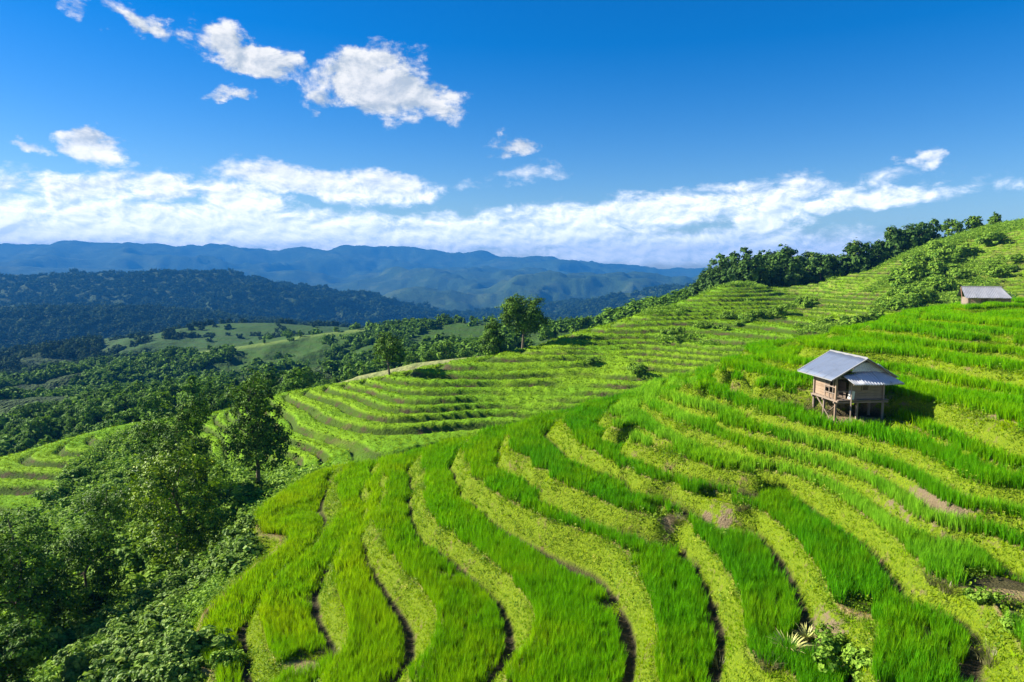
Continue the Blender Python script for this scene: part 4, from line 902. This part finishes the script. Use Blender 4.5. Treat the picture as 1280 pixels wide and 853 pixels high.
# ------------------------------------------------------------------ field huts
def boxm(name, size, mats, bev=.006, off=(0, 0, 0)):
    sx, sy, sz = [q/2 for q in size]; b = min(bev, sx*.3, sy*.3, sz*.3); V, F = [], []
    for z, i in ((-sz, b), (-sz+b, 0), (sz-b, 0), (sz, b)):
        for (x, y) in ((-sx+i, -sy+i), (sx-i, -sy+i), (sx-i, sy-i), (-sx+i, sy-i)): V.append((x+off[0], y+off[1], z+off[2]))
    for l in range(3):
        for k in range(4): F.append((l*4+k, l*4+(k+1) % 4, l*4+4+(k+1) % 4, l*4+4+k))
    F += [(3, 2, 1, 0), (12, 13, 14, 15)]; return mesh_from(name, V, np.array(F), mats, smooth=False)
W_GREY = m_wood('weathered_wood', (0.12,0.09,0.068), (0.31,0.245,0.19)); W_RED = m_wood('reddish_wood', (0.15,0.10,0.065), (0.34,0.245,0.17)); W_DARK = m_wood('dark_wood', (0.06,0.045,0.035), (0.17,0.13,0.10))
TIN = m_metal('zinc_sheet', (0.13,0.165,0.235), (0.22,0.20,0.18), .55, .15); TIN2 = m_metal('corrugated_zinc', (0.50,0.51,0.54), (0.34,0.22,0.14), .5, .2); TIN3 = m_metal('old_zinc', (0.27,0.28,0.31), (0.30,0.22,0.16), .6, .1); TRIM = m_metal('zinc_ridge_trim', (0.30,0.30,0.30), rough=.5, metal=.2)
CLOTH, n, o = mat('plastic_sheet'); bsdf(n, o, (0.62, 0.62, 0.58), .5, .3)
BARK_RUST, n, o = mat('rusty_iron'); bsdf(n, o, n.mix(n.noise(obj_co(n), 8, 4), (0.16,0.08,0.05), (0.30,0.17,0.10)), .85, .2)
def place(o, loc, rot=(0, 0, 0)): o.location = loc; o.rotation_euler = rot; return o
def beam(name, a, b, w_, d, m, parent, label=None):
    """square timber from a to b"""
    a, b = Vector(a), Vector(b); L = (b-a).length; me = boxm(name, (w_, d, L), [m], .008); o = link(name, me, parent)
    o.location = (a+b)/2; q = (b-a).to_track_quat('Z', 'Y'); o.rotation_euler = q.to_euler()
    if label: o['label'] = label
    return o
def sheet(name, quad, m, parent, waves=0, amp=.018, th=.004, label=None, nu=None, res=6):
    """roof sheet over four corners (a b top edge, d c lower edge), ridges run from top to bottom"""
    a, b, c, d = [np.array(p, float) for p in quad]; nu = nu or max(2, waves*res); nv = 6; nrm = np.cross(b-a, d-a); nrm /= np.linalg.norm(nrm)
    if nrm[2] < 0: nrm = -nrm
    V, F = [], []
    for s_ in (0, 1):
        for j in range(nv+1):
            for i in range(nu+1):
                u, v = i/nu, j/nv; p = (a*(1-u)+b*u)*(1-v)+(d*(1-u)+c*u)*v
                V.append(p+nrm*(amp*math.sin(u*waves*2*PI)-s_*th+.012*math.sin(u*5+v*3)))
    w1 = nu+1; off = w1*(nv+1)
    for j in range(nv):
        for i in range(nu): q = j*w1+i; F.append((q, q+1, q+w1+1, q+w1)); F.append((off+q+w1, off+q+w1+1, off+q+1, off+q))
    for i in range(nu): F.append((i, off+i, off+i+1, i+1)); q = nv*w1+i; F.append((q+1, off+q+1, off+q, q))
    for j in range(nv): q = j*w1; F.append((q+w1, off+q+w1, off+q, q)); q += nu; F.append((q, off+q, off+q+w1, q+w1))
    o = link(name, mesh_from(name, V, np.array(F), [m], smooth=True), parent)
    if label: o['label'] = label
    return o
def local(par): return par
hz0 = -7.02
hut = thing('field_hut', (HUT[0], HUT[1], hz0), 'stilted wooden hut with blue grey tin roof and corrugated lean-to on the near terraces', 'hut', rz=HY, scale=.965)
# local frame: x to the right along the front wall, y away from the camera ; front left corner at (-1.2, -.75)
X0, X1, Y0, Y1 = -1.20, 1.20, -.78, 1.15; DZ = .98; EZ = 2.12; RZ = 3.02
def gz(x, y):
    c, s_ = math.cos(HY), math.sin(HY); return float(near_z(HUT[0]+x*c-y*s_, HUT[1]+x*s_+y*c))-hz0-.12
for (x, y, top, w_) in ((X0, Y0, EZ+.05, .085), (X0, Y1, EZ+.05, .085), (X1, Y0, EZ+.02, .08), (X1, Y1, EZ+.02, .08), (X0+.02, .22, DZ-.06, .09), (0, Y1-.05, DZ-.06, .10), (X1-.05, .2, DZ-.06, .10), (0.05, Y0+.25, DZ-.06, .09)):
    beam('post', (x+random.uniform(-.015, .015), y, gz(x, y)), (x, y, top), w_, w_, W_RED if (x, y) == (X0, Y0) else W_GREY, hut)
beam('post', (-.62, Y0-.30, gz(-.62, Y0-.30)), (-.60, Y0-.28, EZ-.28), .05, .05, W_GREY, hut, 'thin pole in front of the porch')
for y in (Y0, .2, Y1): beam('floor_beam', (X0-.12, y, DZ-.10), (X1+.25, y, DZ-.10), .08, .08, W_GREY, hut)
beam('floor_beam', (X0-.01, Y0-.2, DZ-.03), (X0-.01, Y1+.42, DZ-.03), .07, .08, W_GREY, hut)
fb = boxm('floor_board', (2.55, .135, .03), [W_GREY], .005)
for i in range(14):
    y = Y0-.12+i*.152
    place(link('floor_board', fb, hut), (.06+random.uniform(-.04, .04), y, DZ+.02+random.uniform(-.003, .003)), (0, 0, random.uniform(-.008, .008)))
# left wall: boards behind, a window and a rail towards the front
wb = boxm('wall_board', (.022, .86, .128), [W_RED], .004); wb2 = boxm('wall_board', (.022, .80, .11), [W_RED], .004)
for i in range(8): place(link('wall_board', wb, hut), (X0+.045+random.uniform(-.004, .004), Y1-.46, DZ+.11+i*.133), (random.uniform(-.01, .01), random.uniform(-.03, .03), 0))
for i in range(2): place(link('wall_board', wb2, hut), (X0+.045, Y0+.55, DZ+.10+i*.115), (0, 0, 0))
place(link('wall_board', wb2, hut), (X0+.045, Y0+.55, EZ-.10), (0, 0, 0))
for y in (Y0+.98, Y0+.62, Y0+.30): beam('stud', (X0+.03, y, DZ), (X0+.03, y, EZ), .05, .05, W_GREY, hut)
beam('rail', (X0-.02, Y0, DZ+.30), (X0-.02, Y0+1.0, DZ+.30), .035, .05, W_GREY, hut); beam('rail', (X0-.02, Y0, DZ+.62), (X0-.02, Y0+1.0, DZ+.62), .035, .05, W_GREY, hut)
sh_ = link('window_shutter', boxm('window_shutter', (.02, .30, .42), [W_DARK], .004), hut); sh_.location = (X0+.02, Y0+.80, DZ+.72)
# front wall: porch opening at the left, boards to the right with a small window
fbm = [boxm('wall_board', (1.72, .022, .128), [W_GREY], .004), boxm('wall_board', (.62, .022, .128), [W_GREY], .004), boxm('wall_board', (.74, .022, .128), [W_GREY], .004)]
for i in range(8):
    z = DZ+.11+i*.133
    if 3 <= i <= 5:
        place(link('wall_board', fbm[1], hut), (-.60+.31+.05, Y0+.03, z)); place(link('wall_board', fbm[2], hut), (X1-.42, Y0+.03, z))
    else: place(link('wall_board', fbm[0], hut), (X1-.91, Y0+.03+random.uniform(-.004, .004), z), (random.uniform(-.02, .02), 0, random.uniform(-.006, .006)))
wf = link('window', boxm('window', (.36, .05, .05), [W_GREY], .004), hut); wf.location = (.28, Y0, DZ+.45)
for dx_, sx_, sz_, zz in ((-.17, .035, .40, .20), (.17, .035, .40, .20), (0, .36, .035, .39)): f_ = link('frame', boxm('frame', (sx_, .04, sz_), [W_GREY], .004), wf); f_.location = (dx_, .0, zz)
p_ = link('pane', boxm('pane', (.30, .012, .33), [W_DARK], .002), wf); p_.location = (0, .03, .2)
# porch side wall, back wall, right wall
bkb = boxm('wall_board', (2.3, .022, .128), [W_GREY], .004); pb = boxm('wall_board', (.022, 1.8, .128), [W_GREY], .004)
for i in range(8): place(link('wall_board', pb, hut), (X1-.02, (Y0+Y1)/2, DZ+.11+i*.133)); place(link('wall_board', bkb, hut), (0, Y1-.02, DZ+.11+i*.133))
for i in range(6): place(link('wall_board', boxm('wall_board', (.02, 1.6, .128), [W_DARK], .004), hut), (-.56, .25, DZ+.11+i*.133))
place(link('sack', boxm('sack', (.22, .18, .42), [CLOTH], .05), hut), (-.44, Y0-.02, DZ+.25), (0, .12, .2))['label'] = 'pale sack leaning at the porch corner'
beam('rail', (-1.15, Y0-.02, DZ+.42), (-.58, Y0-.02, DZ+.42), .03, .05, W_GREY, hut)
# roof
RX = .02; ROY0, ROY1 = Y0-.42, Y1+.75
for y in (ROY0+.08, .2, ROY1-.1):
    beam('rafter', (RX, y, RZ-.05), (X0-.42, y, EZ-.10), .05, .07, W_GREY, hut); beam('rafter', (RX, y, RZ-.05), (X1+.36, y, EZ-.02), .05, .07, W_GREY, hut)
beam('ridge_beam', (RX, ROY0+.04, RZ-.06), (RX, ROY1-.05, RZ-.06), .07, .07, W_GREY, hut)
beam('wall_plate', (X0, ROY0+.1, EZ), (X0, ROY1-.1, EZ), .07, .07, W_GREY, hut); beam('wall_plate', (X1, ROY0+.1, EZ), (X1, ROY1-.1, EZ), .07, .07, W_GREY, hut)
beam('wall_plate', (X0, Y0, EZ-.08), (X1, Y0, EZ-.08), .06, .07, W_GREY, hut)
ns_ = 4
for i in range(ns_):                         # overlapping sheets on the sunny slope
    ya, yb = ROY0+(ROY1-ROY0)*i/ns_, ROY0+(ROY1-ROY0)*(i+1)/ns_+.05
    sheet('roof_sheet', ((RX, yb, RZ+.004*i), (RX, ya, RZ+.004*i), (X0-.50, ya, EZ-.10+.004*i), (X0-.50, yb, EZ-.10+.004*i)), TIN, hut, waves=6, amp=.006)
    sheet('roof_sheet', ((RX, ya, RZ+.004*i), (RX, yb, RZ+.004*i), (X1+.42, yb, EZ-.02+.004*i), (X1+.42, ya, EZ-.02+.004*i)), TIN, hut, waves=6, amp=.006)
beam('ridge_cap', (RX, ROY0-.02, RZ+.03), (RX, ROY1+.02, RZ+.03), .03, .09, TRIM, hut)
beam('edge_trim', (RX, ROY0-.015, RZ+.02), (X0-.50, ROY0-.015, EZ-.07), .07, .025, TRIM, hut); beam('edge_trim', (RX, ROY1+.015, RZ+.02), (X0-.50, ROY1+.015, EZ-.07), .07, .025, TRIM, hut)
beam('edge_trim', (RX, ROY0-.015, RZ+.02), (X1+.42, ROY0-.015, EZ+.01), .07, .025, TRIM, hut); beam('edge_trim', (X0-.505, ROY0, EZ-.10), (X0-.505, ROY1, EZ-.10), .02, .05, TRIM, hut)
# corrugated lean-to under the gable
g = (((-1.12, -1.12, 2.22), (-.55, -1.05, 2.30)), ((-.55, -1.05, 2.30), (.40, -.92, 2.42)), ((.40, -.92, 2.42), (1.18, -.90, 2.30)))
low_ = ((-.82, -1.62, 1.86), (-.30, -1.66, 1.86), (.62, -1.68, 1.84), (1.78, -1.40, 1.84))
for i, (a, b) in enumerate(g):
    sheet('lean_to_sheet', ((a[0], a[1], a[2]+.006*i), (b[0]+.03, b[1], b[2]+.006*i), (low_[i+1][0]+.03, low_[i+1][1], low_[i+1][2]+.006*i), (low_[i][0], low_[i][1], low_[i][2]+.006*i)), TIN2, hut, waves=(5, 7, 8)[i], amp=.034)
sheet('gable_sheet', ((-.30, Y0-.16, 2.84), (.42, Y0-.16, 2.80), (1.20, Y0-.20, 2.34), (-.62, Y0-.22, 2.36)), TIN2, hut, waves=11, amp=.016, label='pale crumpled tin sheet filling the gable')
sheet('gable_sheet', ((.55, Y0-.40, 2.78), (.80, Y0-.30, 2.70), (1.48, Y0-.30, 2.16), (1.18, Y0-.44, 2.26)), TIN2, hut, waves=3, amp=.01)
beam('lean_to_beam', (-.80, -1.50, 1.84), (1.75, -1.45, 1.84), .05, .05, W_GREY, hut)
for x in (-.6, .2, 1.1): beam('lean_to_rafter', (x, -.80, 2.18), (x, -1.52, 1.88), .04, .05, W_GREY, hut)
# braces and a plank leaning under the floor
beam('brace', (X0, Y0+.1, .35+gz(X0, Y0)), (X0+.02, .9, DZ-.12), .035, .05, W_GREY, hut); beam('brace', (X0+.1, .2, .1), (-.1, .35, DZ-.12), .035, .05, W_GREY, hut)
# second hut, mostly hidden by the slope
p2 = at_y(1233, 357, 70); h2 = thing('field_hut', (p2[0], p2[1], p2[2]-2.95), 'small hut with a pale grey tin roof half hidden behind the top terraces', 'hut', rz=R(-22), scale=1.14)
A_, B_, C_2 = 1.55, 1.25, 2.55
for (x, y) in ((-A_, -B_), (A_, -B_), (-A_, B_), (A_, B_), (0, -B_)): beam('post', (x, y, -.4), (x, y, 1.5), .1, .1, W_GREY, h2)
vb = boxm('wall_board', (.155, .025, 1.15), [W_RED], .004)
for i in range(19): place(link('wall_board', vb, h2), (-A_+.1+i*.163, -B_-.01, .95+random.uniform(-.02, .02)), (0, random.uniform(-.015, .015), 0))
vb2 = boxm('wall_board', (.025, .155, 1.15), [W_GREY], .004)
for i in range(15): place(link('wall_board', vb2, h2), (-A_-.01, -B_+.12+i*.163, .95)); place(link('wall_board', vb2, h2), (A_+.01, -B_+.12+i*.163, .95))
dr = link('door', boxm('door', (.5, .03, 1.05), [W_DARK], .005), h2); dr.location = (-.35, -B_-.045, .9)
for i in range(4):
    xa, xb = -A_-.35+i*.86, -A_-.35+(i+1)*.86+.04
    sheet('roof_sheet', ((max(xa, -A_-.35), .1, 2.42+.004*i), (min(xb, 1.15), .1, 2.42+.004*i), (xb, -B_-.55, 1.52+.004*i), (xa, -B_-.55, 1.52+.004*i)), TIN3, h2, waves=7, amp=.012)
sheet('roof_sheet', ((1.15, .1, 2.43), (1.15, .1, 2.425), (2.5, B_, 1.56), (A_+.34, -B_-.55, 1.545)), TIN, h2, waves=6, amp=.01, label='shaded blue grey end slope')
sheet('roof_sheet', ((-A_-.35, .1, 2.40), (1.15, .1, 2.40), (2.3, B_+.5, 1.5), (-A_-.35, B_+.5, 1.5)), TIN, h2, waves=20, amp=.01)
beam('barge_board', (-A_-.38, .1, 2.44), (-A_-.62, -B_-.60, 1.50), .06, .03, BARK_RUST, h2); beam('ridge_cap', (-A_-.35, .1, 2.46), (1.2, .1, 2.46), .03, .14, TRIM, h2)
# ------------------------------------------------------------------ air
V = [(x, y, z) for z in (-420, 345) for (x, y) in ((-12500, -60), (12500, -60), (12500, 11500), (-12500, 11500))]
me = bpy.data.meshes.new('haze'); me.from_pydata(V, [], [(0, 3, 2, 1), (4, 5, 6, 7), (0, 1, 5, 4), (1, 2, 6, 5), (2, 3, 7, 6), (3, 0, 4, 7)])
hm, n, o = mat('haze_air'); pv = n.add('ShaderNodeVolumePrincipled'); n.inp(pv, 'Color', (0.035, 0.25, 0.68, 1)); n.inp(pv, 'Density', 1.35e-4); n.inp(pv, 'Anisotropy', 0.0)
n.l.new(pv.outputs[0], o.inputs[1]); me.materials.append(hm); link('haze', me, kind='stuff', label='pale blue haze over the valley')
